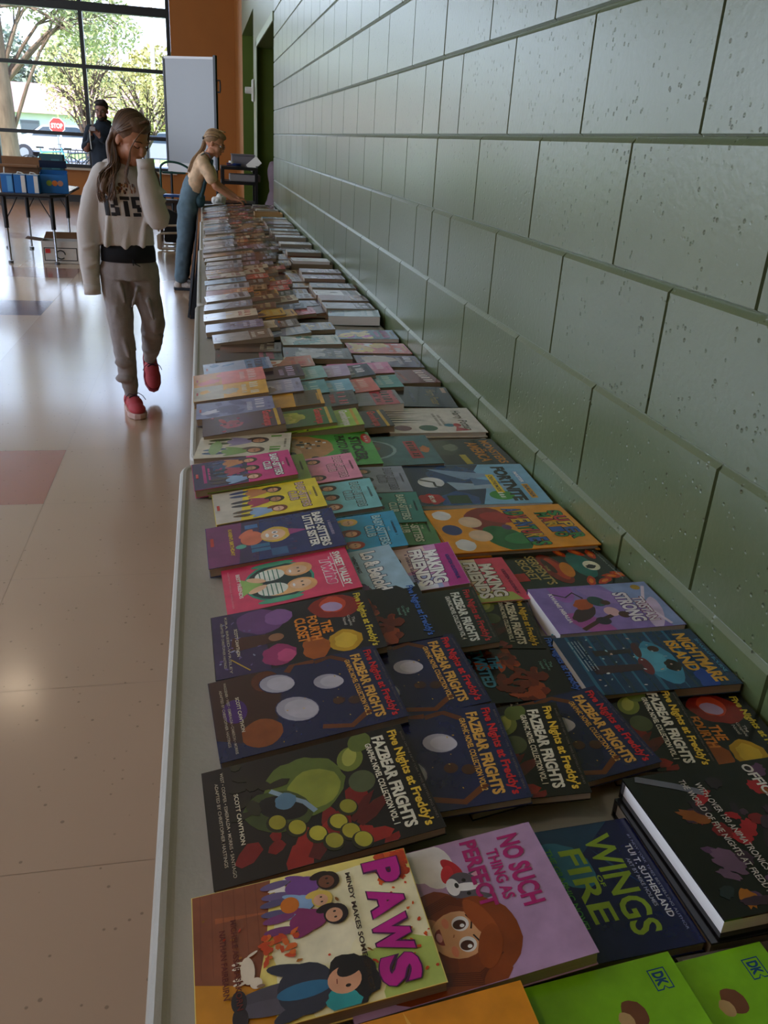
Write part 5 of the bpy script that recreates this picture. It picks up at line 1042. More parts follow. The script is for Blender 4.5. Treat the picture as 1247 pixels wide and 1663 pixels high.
# printed letters and picture, laid onto the hoodie's front
bv = BVHTree.FromPolygons([v.co.copy() for v in hood.data.vertices], [tuple(p.vertices) for p in hood.data.polygons])
def on_hood(x, z, o=.003):
    h = bv.ray_cast(Vector((x, 4.0, z)), Vector((0, 1, 0))); yy = h[0].y if h[0] and 4.33 < h[0].y < 4.5 else 4.372
    return (x, yy-o, z)
def grid_rect(V, Fc, x0, z0, x1, z1, n=4, sl=0):
    for i in range(n):
        for j in range(n):
            q = []
            for a, b_ in ((i, j), (i+1, j), (i+1, j+1), (i, j+1)):
                zz = z0+(z1-z0)*b_/n; q.append(on_hood(x0+(x1-x0)*a/n+sl*(zz-LZ0), zz))
            k = len(V); V += q; Fc.append((k, k+1, k+2, k+3))
V, Fc = [], []; L0, LZ0, LZ1 = -1.142, 1.004, 1.094
segs = [(0, 0, .022, .09), (.028, 0, .052, .016), (.030, .037, .050, .052), (.028, .074, .052, .09), (.048, .003, .070, .041), (.046, .048, .066, .087),
        (.078, .074, .122, .09), (.092, 0, .114, .070), (.130, 0, .165, .016), (.150, .02, .170, .042), (.130, .037, .165, .053), (.130, .05, .150, .076), (.130, .074, .168, .09)]
for x0_, z0_, x1_, z1_ in segs: grid_rect(V, Fc, L0+x0_, LZ0+z0_, L0+x1_, LZ0+z1_, 3, -.10)
me = bpy.data.meshes.new('printed_letters'); me.from_pydata(V, [], Fc); link('printed_letters', me, mat('black_print', '#0c0c10', .6), hood)
V, Fc, K = [], [], []; rn = random.Random(3)
for k in range(90):
    x = L0-.010+.150*rn.random(); z = 1.102+.040*rn.random()**1.5; n0 = len(Fc); grid_rect(V, Fc, x, z, x+.003+.006*rn.random(), z+.008+.012*rn.random(), 1); c = lin(rn.choice(['#6a4430', '#8a6038', '#2a2226', '#c09a70', '#7a3c34', '#e0d0b8'])); K += [c]*(len(Fc)-n0)
me = bpy.data.meshes.new('printed_picture'); me.from_pydata(V, [], Fc); paint(me, K); link('printed_picture', me, PRINT, hood)
bm = bmesh.new(); tube(bm, [(-1.058, 4.468, .785), (-1.058, 4.468, .83), (-1.06, 4.47, .885)], [(.134, .104), (.133, .103), (.122, .092)], 28, side=(1, 0, 0)); obj('undershirt', bm, mat('black_shirt', '#0d0f15', .9), girl, OFF, smooth=True)
bm = bmesh.new()
tube(bm, [(-1.057, 4.468, .70), (-1.057, 4.468, .76), (-1.057, 4.468, .808)], [(.142, .104), (.139, .104), (.124, .092)], 24, side=(1, 0, 0))
rtube(bm, [(-1.118, 4.468, .74), (-1.122, 4.455, .62), (-1.113, 4.432, .46), (-1.105, 4.445, .30), (-1.092, 4.455, .14)], [.082, .075, .062, .054, .042], 18)
rtube(bm, [(-.998, 4.468, .74), (-.978, 4.47, .62), (-.955, 4.485, .48), (-.972, 4.58, .36), (-.998, 4.69, .26)], [.082, .072, .062, .056, .042], 18)
tube(bm, [(-1.092, 4.455, .14), (-1.089, 4.455, .088)], [.036, .035], 16); tube(bm, [(-.998, 4.69, .26), (-1.004, 4.725, .215)], [.036, .035], 16); ell(bm, (-.945, 4.455, .47), (.03, .045, .05)); ell(bm, (-1.11, 4.41, .28), (.048, .03, .03)); ell(bm, (-1.115, 4.42, .19), (.050, .04, .025)); ell(bm, (-1.09, 4.43, .36), (.05, .04, .02), rot=(0, .5, 0))
ell(bm, (-.965, 4.50, .40), (.055, .05, .03)); ell(bm, (-.98, 4.60, .31), (.052, .045, .03))
for x_, zz, dx in ((-1.10, .68, .02), (-1.02, .66, -.03), (-.97, .60, .02), (-1.13, .56, .01), (-1.10, .40, .02)): rtube(bm, [(x_, 4.385, zz), (x_+dx, 4.38, zz-.09)], [.014, .006], 8)
pants = skin('sweatpants', bm, SWEAT, .0068, girl, 3, disp=(.016, .08)); pants.location = OFF
bm = bmesh.new(); tube(bm, [(-1.03, 4.360, .805), (-1.02, 4.354, .785), (-.995, 4.354, .772)], .0025, 6); tube(bm, [(-1.03, 4.360, .805), (-1.028, 4.354, .775)], .0025, 6); obj('drawstring', bm, MATS['black_shirt'], pants)
RED = mat('coral_red_shoe_mesh', '#b84048', .7, bump=.001, bscale=400); SOLE = mat('pale_shoe_sole', '#c8a89c', .6); LACE = mat('dark_lace', '#4a3040', .7); SOLR = mat('dark_red_sole', '#8a2c3c', .6)
Mx = Matrix.Translation((-1.087, 4.46, .002)) @ Matrix.Rotation(math.radians(180+16), 4, 'Z') @ Matrix.Diagonal((1.22, 1.05, 1.15, 1))
shoe(girl, OFF, Mx, RED, SOLE, LACE)
Mx = Matrix.Translation((-1.008, 4.80, .175)) @ Matrix.Rotation(math.radians(190), 4, 'Z') @ Matrix.Rotation(math.radians(-52), 4, 'X') @ Matrix.Diagonal((1.15, 1.05, 1.1, 1))
shoe(girl, OFF, Mx, RED, SOLR, LACE)
HAIR = mat('light_brown_hair', '#6a4f3a', .45, noise=.25, nscale=160, stretch=(1, 1, .15)); HAIR2 = mat('sandy_hair', '#8c6e4e', .55, noise=.22, nscale=120); HAIRC = mat('strand_hair', (1, 1, 1), .42, attr=True)
Hi = lambda x, y_, z: H @ Vector((x, y_, z))
bm = bmesh.new()
ell(bm, (0, -.026, .034), (.080, .090, .084), H, 24); ell(bm, (0, .004, .074), (.068, .074, .042), H, 18); ell(bm, (.004, -.055, -.02), (.070, .058, .085), H, 18)
back = subd([Hi(.05, -.05, .03), Hi(.075, -.06, -.06), (-1.10, 4.42, 1.22), (-1.13, 4.375, 1.165), (-1.14, 4.355, 1.11)])
strands(bm, spread(back, 16, .010, 1), .009)
hair = skin('hair', bm, HAIR, .005, girl, 3); hair.location = OFF
rn = random.Random(5); paths = []
def skull(x, y_, z, k=1.05):
    c = Vector((0, -.020, .028)); d = Vector((x, y_, z))-c; rx, ry, rz = .082*k, .096*k, .090*k
    f = 1/math.sqrt((d.x/rx)**2+(d.y/ry)**2+(d.z/rz)**2); return c+d*max(f, 1 if d.length > .12 else f)
for k in range(150):            # from the parting down the near side of the head, behind the ear, over the shoulder
    y0 = -.085+.155*rn.random(); t0 = rn.random()
    p1 = skull(.002, y0, .12); p2 = skull(.05, y0-.01, .09); p3 = skull(.085, y0*.5-.025, .03); p4 = skull(.08, -.045-.03*rn.random(), -.035)
    e1 = Vector((-1.075-.03*rn.random(), 4.43+.03*rn.gauss(0, 1), 1.245)); e2 = Vector((-1.125-.035*rn.random(), 4.395+.025*rn.gauss(0, .6), 1.19)); e3 = Vector((-1.140-.03*rn.random(), 4.350, 1.12)); e4 = Vector((-1.135-.03*rn.random(), 4.345, 1.06+.05*rn.random()))
    if t0 < .35: e1 = Vector((-1.08, 4.39, 1.23))+Vector((rn.gauss(0, .008), rn.gauss(0, .008), 0)); e2 = Vector((-1.098+rn.gauss(0, .008), 4.350, 1.17)); e3 = Vector((-1.105+rn.gauss(0, .01), 4.342, 1.115)); e4 = Vector((-1.11+rn.gauss(0, .012), 4.342, 1.07+.03*rn.random()))
    paths.append(subd([Hi(*p1), Hi(*p2), Hi(*p3), Hi(*p4), e1, e2, e3, e4], 3))
for k in range(70):             # the far side
    y0 = -.085+.155*rn.random(); p1 = skull(-.002, y0, .12); p2 = skull(-.05, y0-.01, .09); p3 = skull(-.085, y0*.6-.01, .03); p4 = skull(-.08, -.02, -.04)
    if k % 5 == 0: L_ = [Hi(-.080, .035, -.02), Hi(-.074, .035, -.08), Vector((-.905+.006*rn.gauss(0, 1), 4.43, 1.20)), Vector((-.893+.006*rn.gauss(0, 1), 4.405, 1.13)), Vector((-.89, 4.40, 1.08))]
    else: L_ = [Hi(*p4), Hi(-.07, -.03, -.09), Vector((-.98, 4.50, 1.20)), Vector((-.96, 4.51, 1.13))]
    paths.append(subd([Hi(*p1), Hi(*p2), Hi(*p3)]+L_, 3))
for k in range(16):             # thin lock in front of the cheek
    paths.append(subd([Hi(.01, .075, .095), Hi(.055, .085, .045), Hi(.066, .075, -.02), Hi(.055, .075, -.08)+Vector((rn.gauss(0, .003), 0, 0)), Vector((-1.035+rn.gauss(0, .006), 4.372, 1.20)), Vector((-1.03+rn.gauss(0, .008), 4.352, 1.15))], 3))
hs = hair_strands('loose_hair_strands', paths, .0040, HAIRC, hair, 4)

# ---- the girl in overalls reaching over the table
R2 = (-.84, 8.4, 0); O2 = (.84, -8.4, 0)
g2 = empty('person', (-.885, 8.4, 0), label='girl with ponytail in blue overalls and tan shirt leaning over the far table', cat='person')
H2 = hframe((-.515, 8.36, 1.315), (.86, -.22, -.36), (.3, 0, 1), .95)
bm = bmesh.new(); head(bm, H2)
tube(bm, [(-.63, 8.38, 1.15), (-.575, 8.37, 1.215), (-.545, 8.365, 1.25)], [.05, .042, .044], 14); tube(bm, [(-.76, 8.42, .80), (-.71, 8.40, .95), (-.65, 8.38, 1.12), (-.62, 8.38, 1.18)], [(.07, .055), (.075, .058), (.085, .05), (.055, .04)], 16, side=(0, 1, 0))
rtube(bm, [(-.615, 8.28, 1.13), (-.525, 8.24, .95), (-.375, 8.26, .855)], [.036, .029, .021], 12); rtube(bm, [(-.60, 8.48, 1.14), (-.50, 8.52, .96), (-.34, 8.50, .862)], [.036, .029, .021], 12)
hand(bm, (-.372, 8.26, .853), (.95, 0, -.22), (0, 0, -1), 1, .85, .45); hand(bm, (-.338, 8.50, .86), (.95, -.05, -.22), (0, 0, -1), -1, .85, .45)
rtube(bm, [(-.78, 8.36, .76), (-.81, 8.34, .45), (-.86, 8.34, .09)], [.06, .045, .032], 12); rtube(bm, [(-.78, 8.47, .76), (-.80, 8.5, .45), (-.845, 8.5, .09)], [.06, .045, .032], 12)
b = skin('body', bm, SKIN, .006, g2, 2); b.location = O2; face_parts(g2, O2, H2)
TAN = mat('tan_tie_dye_fabric', '#d6b898', .9, noise=.28, nscale=14); DEN = mat('blue_grey_denim', '#5f7684', .9, noise=.10, nscale=24, bump=.001, bscale=300); DEN2 = mat('teal_denim_bib', '#36535c', .9, noise=.08, nscale=24)
bm = bmesh.new(); tube(bm, [(-.725, 8.40, .90), (-.69, 8.39, 1.02), (-.65, 8.38, 1.13), (-.615, 8.375, 1.19), (-.59, 8.37, 1.215)], [(.108, .085), (.112, .082), (.112, .075), (.085, .06), (.055, .048)], 20)
rtube(bm, [(-.625, 8.285, 1.145), (-.59, 8.265, 1.08), (-.56, 8.25, 1.02)], [.055, .058, .056], 14); rtube(bm, [(-.61, 8.475, 1.15), (-.575, 8.49, 1.08), (-.55, 8.505, 1.02)], [.055, .058, .056], 14)
s_ = skin('shirt', bm, TAN, .009, g2, 3, disp=(.012, .08)); s_.location = O2
bm = bmesh.new(); tube(bm, [(-.785, 8.42, .72), (-.765, 8.42, .82), (-.73, 8.41, .93), (-.70, 8.40, 1.0)], [(.128, .090), (.128, .092), (.118, .094), (.112, .092)], 20)
rtube(bm, [(-.785, 8.36, .75), (-.815, 8.345, .50), (-.845, 8.34, .30), (-.868, 8.34, .12)], [.095, .078, .070, .062], 16); rtube(bm, [(-.785, 8.48, .75), (-.805, 8.50, .48), (-.83, 8.505, .30), (-.85, 8.505, .12)], [.095, .076, .068, .060], 16)
d_ = skin('overalls', bm, DEN, .009, g2, 3, disp=(.018, .09)); d_.location = O2
bm = bmesh.new(); rtube(bm, [(-.655, 8.385, .86), (-.62, 8.38, .98), (-.565, 8.375, 1.12)], [(.085, .022), (.085, .022), (.07, .018)], 14); ell(bm, (-.67, 8.40, .82), (.05, .11, .07)); o_ = skin('bib', bm, DEN2, .008, d_, 2)
bm = bmesh.new()
for q in (-.045, .045): tube(bm, subd([(-.545, 8.375+q, 1.13), (-.575, 8.375+q*1.3, 1.222), (-.64, 8.38+q*1.4, 1.215), (-.735, 8.40+q, 1.07), (-.80, 8.41+q*.4, .95)]), (.016, .004), 8)
obj('straps', bm, DEN, d_)
bm = bmesh.new(); ell(bm, (0, -.032, .036), (.081, .088, .080), H2, 20); ell(bm, (0, .012, .078), (.068, .07, .036), H2, 16)
P2 = subd([H2 @ Vector((0, -.10, .0)), (-.625, 8.38, 1.265), (-.665, 8.37, 1.215), (-.71, 8.36, 1.15), (-.745, 8.355, 1.06)]); strands(bm, spread(P2, 26, .011, 8), .010)
h2 = skin('hair', bm, HAIR2, .006, g2, 2); h2.location = O2
rn = random.Random(9); paths = []; tie = H2 @ Vector((0, -.112, .0))
for k in range(110):
    a_ = rn.uniform(-1.5, 1.5); e_ = rn.random(); x_ = .078*math.sin(a_); z_ = .03+.085*math.cos(a_)*(.6+.4*e_); yf = .040*math.cos(a_)**.5 if abs(a_) < 1.4 else .01
    p1 = skull(x_, yf+.01, z_+.02, 1.0); p2 = skull(x_*1.05, yf*.3-.02, z_+.01, 1.06); p3 = skull(x_*.8, -.07, z_*.7, 1.06)
    paths.append(subd([H2 @ p1, H2 @ p2, H2 @ p3, tie+Vector((rn.gauss(0, .004), rn.gauss(0, .006), rn.gauss(0, .005)))], 3))
for P_ in spread(P2, 50, .012, 18): paths.append(P_)
hair_strands('loose_hair_strands', paths, .0048, HAIRC, h2, 6, ('#8a6c4c', '#a08058', '#b8986c', '#6e543a'))
bm = bmesh.new(); bmesh.ops.create_uvsphere(bm, u_segments=10, v_segments=8, radius=.017, matrix=Matrix.Translation(H2 @ Vector((0, -.115, -.005)))); obj('hair_tie', bm, BLACK, h2)
bm = bmesh.new(); 
for q in (-1, 1): tube(bm, [H2 @ Vector((.031*q+.019*math.cos(t*math.pi/6), .091, -.004+.016*math.sin(t*math.pi/6))) for t in range(13)], .0018, 5); tube(bm, [H2 @ Vector(p) for p in ((.05*q, .09, 0), (.075*q, .03, 0), (.078*q, -.01, -.002))], .0018, 5)
obj('eyeglasses', bm, BLACK, g2, O2)
WHT = mat('white_sneaker_canvas', '#c4bcb4', .8, noise=.3, nscale=30); BLKS = mat('black_rubber_sole', '#22262e', .7)
shoe(g2, O2, Matrix.Translation((-.865, 8.34, .001)) @ Matrix.Rotation(math.radians(-95), 4, 'Z'), WHT, BLKS, LACE); shoe(g2, O2, Matrix.Translation((-.85, 8.505, .001)) @ Matrix.Rotation(math.radians(-85), 4, 'Z'), WHT, BLKS, LACE)
bm = bmesh.new(); tube(bm, [(-.868, 8.34, .10), (-.867, 8.34, .125)], .036, 14); tube(bm, [(-.852, 8.505, .10), (-.852, 8.505, .125)], .036, 14); obj('socks', bm, mat('red_sock', '#b03030', .9), g2, O2)

# ---- the man by the window
R3 = (-2.01, 13.0, 0); O3 = (2.01, -13.0, 0)
man = empty('person', R3, label='bearded man with glasses in a dark navy jacket standing before the window', cat='person')
H3 = hframe((-2.005, 12.98, 1.60), (-.18, -1, -.12), (0, 0, 1), 1.08)
bm = bmesh.new(); head(bm, H3); tube(bm, [(-2.0, 13.03, 1.36), (-2.0, 13.02, 1.50)], [.062, .055], 14)
tube(bm, [(-2.02, 13.03, .88), (-2.02, 13.03, 1.15), (-2.01, 13.02, 1.36), (-2.0, 13.02, 1.42)], [(.14, .1), (.14, .1), (.16, .1), (.08, .07)], 18, side=(1, 0, 0))
rtube(bm, [(-1.85, 13.02, 1.36), (-1.82, 12.97, 1.10), (-2.02, 12.76, 1.26)], [.05, .042, .028], 12); rtube(bm, [(-2.17, 13.02, 1.36), (-2.24, 12.95, 1.10), (-2.14, 12.76, 1.29)], [.05, .042, .028], 12)
hand(bm, (-2.14, 12.76, 1.29), (.15, -.1, 1), (.8, -.6, 0), -1, 1, .7); hand(bm, (-2.03, 12.755, 1.265), (-.5, -.05, .75), (-.4, -.9, 0), 1, 1, .6)
rtube(bm, [(-2.10, 13.03, .88), (-2.10, 13.0, .48), (-2.10, 13.03, .09)], [.09, .06, .045], 12); rtube(bm, [(-1.93, 13.03, .88), (-1.93, 13.0, .48), (-1.93, 13.03, .09)], [.09, .06, .045], 12)
b = skin('body', bm, mat('man_skin', '#8f6250', .5), .008, man, 2); b.location = O3; face_parts(man, O3, H3)
NAVY = mat('navy_jacket_fabric', '#17222f', .85, noise=.1, nscale=20); bm = bmesh.new()
tube(bm, [(-2.02, 13.03, .84), (-2.02, 13.03, 1.15), (-2.01, 13.02, 1.34), (-2.0, 13.02, 1.42), (-2.0, 13.03, 1.46)], [(.175, .13), (.175, .13), (.19, .125), (.12, .09), (.075, .07)], 22, side=(1, 0, 0)); ell(bm, (-2.0, 13.07, 1.45), (.11, .07, .05))
rtube(bm, [(-1.85, 13.02, 1.36), (-1.815, 12.97, 1.12), (-2.0, 12.775, 1.245)], [.072, .068, .050], 14); rtube(bm, [(-2.17, 13.02, 1.36), (-2.245, 12.95, 1.12), (-2.145, 12.78, 1.265)], [.072, .068, .050], 14)
j = skin('jacket', bm, NAVY, .012, man, 3, disp=(.02, .1)); j.location = O3
bm = bmesh.new(); tube(bm, [(-2.02, 13.03, .78), (-2.02, 13.03, .95)], [(.15, .11), (.14, .105)], 18, side=(1, 0, 0)); rtube(bm, [(-2.10, 13.03, .84), (-2.10, 13.0, .48), (-2.10, 13.03, .10)], [.10, .078, .06], 12); rtube(bm, [(-1.93, 13.03, .84), (-1.93, 13.0, .48), (-1.93, 13.03, .10)], [.10, .078, .06], 12)
j = skin('trousers', bm, mat('charcoal_trousers', '#2c3036', .9), .012, man, 3); j.location = O3
DKH = mat('dark_brown_hair', '#1e1512', .7); bm = bmesh.new(); ell(bm, (0, -.028, .045), (.082, .088, .078), H3, 18); ell(bm, (0, .02, .088), (.072, .068, .040), H3, 16); ell(bm, (-.04, .03, .105), (.03, .05, .025), H3); j = skin('hair', bm, DKH, .008, man, 1); j.location = O3
bm = bmesh.new(); ell(bm, (0, .050, -.088), (.046, .040, .034), H3, 16); ell(bm, (0, .084, -.056), (.026, .008, .007), H3); ell(bm, (.048, .018, -.06), (.014, .03, .045), H3); ell(bm, (-.048, .018, -.06), (.014, .03, .045), H3); obj('beard', bm, DKH, man, O3, smooth=True)
bm = bmesh.new()
for q in (-1, 1): tube(bm, [H3 @ Vector((.031*q+.021*math.cos(t*math.pi/6), .091, -.004+.017*math.sin(t*math.pi/6))) for t in range(13)], .0022, 5); tube(bm, [H3 @ Vector(p) for p in ((.05*q, .09, 0), (.078*q, .0, 0))], .002, 5)
obj('eyeglasses', bm, BLACK, man, O3)
for x in (-2.10, -1.93): shoe(man, O3, Matrix.Translation((x, 13.04, .001)) @ Matrix.Rotation(math.radians(182), 4, 'Z') @ Matrix.Scale(1.2, 4), BLACK, BLKS, LACE)
r = empty('telephone', (-2.115, 12.70, 1.36), label='small bright device held up in the hands of the man', cat='phone'); obj('device_body', BX(((-.03, 0, -.02), (.04, .01, .03)), bev=.003), mat('pale_metal', '#b8bcc4', .3, metal=.4), r)
obj('strap', TB([(-.03, .01, 0), (-.035, .0, -.1), (-.03, .01, -.25)], .006, side=(1, 0, 0)), MATS['white_plastic'], r)
# ------------------------------------------------------------------ things at the far end of the room
CARD = mat('brown_cardboard', '#8a6242', .85, noise=.06, nscale=12); CARDW = mat('white_cardboard', '#c9c4bc', .8); BLUEC = mat('blue_printed_carton', '#1f6db5', .45); TEALC = mat('dark_teal_carton', '#21505e', .5)
CHROME = mat('chrome_tube', '#b8bcc2', .18, metal=1); REDP = mat('red_print', '#c0302c', .6); INK = mat('dark_ink', '#26282c', .6)
def act_table(loc, legs, pts, lab):
    r = empty('activity_table', loc, label=lab, cat='table'); L = Vector(loc); bm = bmesh.new()
    top = [bm.verts.new((x-L.x, y-L.y, .72)) for x, y in pts]; bot = [bm.verts.new((x-L.x, y-L.y, .69)) for x, y in pts]; n = len(pts)
    bm.faces.new(top); bm.faces.new(bot[::-1])
    for k in range(n): bm.faces.new((top[(k+1) % n], top[k], bot[k], bot[(k+1) % n]))
    bmesh.ops.recalc_face_normals(bm, faces=bm.faces); obj('tabletop', bm, mat('grey_laminate', '#6d6664', .18), r)
    bm = bmesh.new(); loop = [(x-L.x, y-L.y, .705) for x, y in pts]; tube(bm, loop+[loop[0]], .017, 8); obj('edge_band', bm, BLACK, r)
    for x, y in legs:
        x -= L.x; y -= L.y; bm = bmesh.new(); tube(bm, [(x, y, .69), (x+.0, y, .36)], .024, 12, side=(1, 0, 0)); lg = obj('leg', bm, BLACK, r)
        bm = bmesh.new(); tube(bm, [(x, y, .37), (x, y, .03)], .014, 12, side=(1, 0, 0)); obj('chrome_extension', bm, CHROME, lg)
        bm = bmesh.new(); cyl(bm, (x, y, .012), .026, .022, 14); obj('foot_glide', bm, LEGM, lg)
        dx = .14 if x < .0 else -.14; bm = bmesh.new(); tube(bm, [(x, y, .44), (x+dx*.5, y+.02, .56), (x+dx, y+.03, .69)], .006, 6, side=(0, 1, 0)); obj('leg_brace', bm, BLACK, r)
    return r
act_table((-2.55, 10.4, 0), [(-2.735, 9.82), (-2.735, 11.04), (-2.26, 9.79), (-2.30, 11.15)], [(-2.86, 9.66), (-2.24, 9.62), (-2.12, 9.78), (-2.16, 11.2), (-2.3, 11.35), (-2.86, 11.3)], 'black edged activity table with chrome legs carrying blue cartons')
act_table((-3.3, 10.5, 0), [(-3.0, 9.9), (-3.0, 11.05), (-3.6, 9.9), (-3.6, 11.05)], [(-3.8, 9.7), (-2.95, 9.72), (-2.9, 9.9), (-2.9, 11.2), (-3.0, 11.3), (-3.8, 11.3)], 'activity table cut off by the left edge of the picture')
for k in range(3):
    r = empty('tray', (-2.99+.02*k, 10.2+.35*k, .7215), label='pale blue tray on the leftmost table, %s from the camera' % ORD[k], cat='tray', group='trays on the leftmost table'); bm = bmesh.new(); cyl(bm, (0, 0, .012), .10, .024, 20, r2=.13); obj('tray', bm, mat('pale_blue_plastic', '#8ab0d0', .4), r)
for k, x in enumerate((-2.66, -2.535, -2.41)):
    lab = ('leftmost', 'middle', 'rightmost')[k]+' of three small blue cartons in a row on the black edged table'
    r = empty('juice_carton', (x, 9.78, .7215), label=lab, cat='carton', group='small blue cartons on the table'); obj('carton_body', BX(((-.058, -.06, 0), (.058, .06, .175)), bev=.003), BLUEC, r)
    obj('front_panel', BX(((.012, -.0625, .005), (.052, -.060, .17))) if k else BX(((.0, -.0625, .01), (.05, -.060, .16))), MATS['white_plastic'] if k else mat('light_blue_print', '#5aa0d8', .5), r); obj('top_flap', BX(((-.058, -.06, .176), (.058, .05, .182)), bev=.001), mat('carton_lid', '#a8c0d4', .5), r)
    if k < 3: obj('handle', TB([(-.03, 0, .18), (-.025, 0, .20+.03*(k == 0)), (.01 if k else -.025, .0, .195+.045*(k == 0)), (.035 if k else -.022, 0, .18+.05*(k == 0))], .006), MATS['white_plastic'], r)
r = empty('snack_box', (-2.235, 9.98, .7215), .12, 'large open blue snack box with round pictures on its front', 'box'); S_ = .16
obj('box_shell', BX(((-.135, -.11, 0), (.135, -.106, .185)), ((-.135, .106, 0), (.135, .11, .22)), ((-.135, -.11, 0), (-.131, .11, .2)), ((.131, -.11, 0), (.135, .11, .2)), ((-.135, -.11, 0), (.135, .11, .004))), BLUEC, r)
for k, c in enumerate(('#8fb04a', '#d87a3a', '#c08a7a')):
    bm = bmesh.new(); cyl(bm, (-.05+.055*k, -.1115, .10), .028, .003, 18, axis='Y'); obj('printed_picture', bm, mat('print_'+c[1:], c, .5), r)
bm = bmesh.new(); box(bm, (-.135, .10, .225), (.135, .106, .30), 0, Matrix.Rotation(.35, 4, 'X')); obj('lid', bm, mat('navy_carton', '#1a2c48', .5), r)
r = empty('cardboard_box', (-2.60, 10.17, .7215), .05, 'open brown cardboard box behind the three small blue cartons', 'box')
obj('box_shell', BX(((-.2, -.15, 0), (.2, -.145, .24)), ((-.2, .145, 0), (.2, .15, .24)), ((-.2, -.15, 0), (-.195, .15, .24)), ((.195, -.15, 0), (.2, .15, .24)), ((-.2, -.15, 0), (.2, .15, .005))), CARD, r)
obj('flap', BX(((-.2, -.15, .241), (.2, -.24, .262))), CARD, r); obj('flap', BX(((-.2, .15, .24), (.2, .155, .33))), CARD, r)
r = empty('carton', (-2.36, 10.75, .7215), -.05, 'dark teal carton standing tall behind the blue snack box', 'carton'); obj('carton_body', BX(((-.13, -.05, 0), (.13, .05, .36)), bev=.004), TEALC, r); obj('label_patch', BX(((.0, -.053, .2), (.09, -.050, .31))), mat('teal_print', '#3f7884', .5), r)
# paper box on the floor
r = empty('paper_box', (-2.23, 9.98, .001), .05, 'white open paper carton on the floor under the black edged table', 'box'); W, D, Hh = .19, .13, .235
obj('box_shell', BX(((-W, -D, 0), (W, -D+.005, Hh)), ((-W, D-.005, 0), (W, D, Hh)), ((-W, -D, 0), (-W+.005, D, Hh)), ((W-.005, -D, 0), (W, D, Hh)), ((-W, -D, 0), (W, D, .005))), CARDW, r)
bm = bmesh.new(); [bm.verts.new(v) for v in ((-W, -D, Hh), (-W, D, Hh), (-W-.16, D-.02, Hh+.02), (-W-.16, -D+.02, Hh+.02))]; bm.verts.ensure_lookup_table(); bm.faces.new(bm.verts[:]); o = obj('flap', bm, CARD, r); o.modifiers.new('s', 'SOLIDIFY').thickness = .004
bm = bmesh.new(); [bm.verts.new(v) for v in ((-W, D, Hh), (W, D, Hh), (W-.02, D+.1, Hh+.06), (-W+.02, D+.1, Hh+.06))]; bm.verts.ensure_lookup_table(); bm.faces.new(bm.verts[:]); o = obj('flap', bm, CARD, r); o.modifiers.new('s', 'SOLIDIFY').thickness = .004
bm = bmesh.new(); [bm.verts.new(v) for v in ((W, -D, Hh), (W, D, Hh), (W+.03, D-.02, Hh+.10), (W+.03, -D+.02, Hh+.10))]; bm.verts.ensure_lookup_table(); bm.faces.new(bm.verts[:]); o = obj('flap', bm, CARDW, r); o.modifiers.new('s', 'SOLIDIFY').thickness = .004
obj('printed_frame', BX(((-W+.02, -D-.002, .03), (W-.02, -D, .038)), ((-W+.02, -D-.002, .16), (W-.02, -D, .168)), ((-W+.02, -D-.002, .03), (-W+.028, -D, .168)), ((W-.028, -D-.002, .03), (W-.02, -D, .168)),
    ((W, -D+.02, .03), (W+.002, D-.02, .038)), ((W, -D+.02, .16), (W+.002, D-.02, .168)), ((W, -D+.02, .03), (W+.002, -D+.03, .168))), INK, r)
obj('red_label', BX(((-W+.035, -D-.003, .11), (-W+.085, -D, .155)), ((W, -D+.04, .1), (W+.003, -D+.09, .14))), REDP, r)
bm = bmesh.new(); tube(bm, [(0+.045*math.cos(t*math.pi/8), -D-.002, .095+.045*math.sin(t*math.pi/8)) for t in range(15)], .006, 6); obj('ring_print', bm, INK, r)
# whiteboard on wheels
r = empty('whiteboard', (-.80, 12.6, 0), label='tall rolling whiteboard with black frame before the orange wall', cat='whiteboard')
A, Bv = Vector((-.34, .32, 0)), Vector((.31, -.12, 0)); dv = (Bv-A).normalized(); nv = Vector((dv.y, -dv.x, 0))
def orient(bm, a, b, z0, z1, t0, t1):
    vs = []
    for z in (z0, z1):
        for p, tt in ((a, t0), (b, t0), (b, t1), (a, t1)): vs.append(bm.verts.new(p+nv*tt+Vector((0, 0, z))))
    for f in ((3, 2, 1, 0), (4, 5, 6, 7), (0, 1, 5, 4), (1, 2, 6, 5), (2, 3, 7, 6), (3, 0, 4, 7)): bm.faces.new([vs[i] for i in f])
bm = bmesh.new(); orient(bm, A, Bv, 1.0, 2.30, -.01, .01); obj('board', bm, mat('whiteboard_enamel', '#8d8f92', .25), r)
bm = bmesh.new(); orient(bm, Bv-dv*.005, Bv+dv*.03, .94, 2.33, -.02, .025); orient(bm, A-dv*.02, A+dv*.005, .94, 2.30, -.02, .02); obj('frame', bm, BLACK, r)
bm = bmesh.new(); orient(bm, A, Bv, 2.28, 2.31, -.015, .02); orient(bm, A, Bv, .88, 1.0, -.02, .03); obj('rail', bm, mat('pale_aluminium', '#a8a4a0', .35, metal=.3), r)
bm = bmesh.new(); q = Bv+dv*.03; tube(bm, [q+Vector((0, 0, 2.04)), q+dv*.05+Vector((0, 0, 2.04)), q+dv*.055+Vector((0, 0, 2.0)), q+dv*.055+Vector((0, 0, 1.93)), q+dv*.05+Vector((0, 0, 1.90)), q+Vector((0, 0, 1.90))], .010, 8, side=nv); obj('handle', bm, BLACK, r)
bm = bmesh.new()
for p in (A+dv*.03, Bv-dv*.0): tube(bm, [p+Vector((0, 0, .95)), p+Vector((0, 0, .08))], .018, 10); tube(bm, [p+nv*.28+Vector((0, 0, .08)), p-nv*.28+Vector((0, 0, .08))], .018, 10, side=(0, 0, 1))
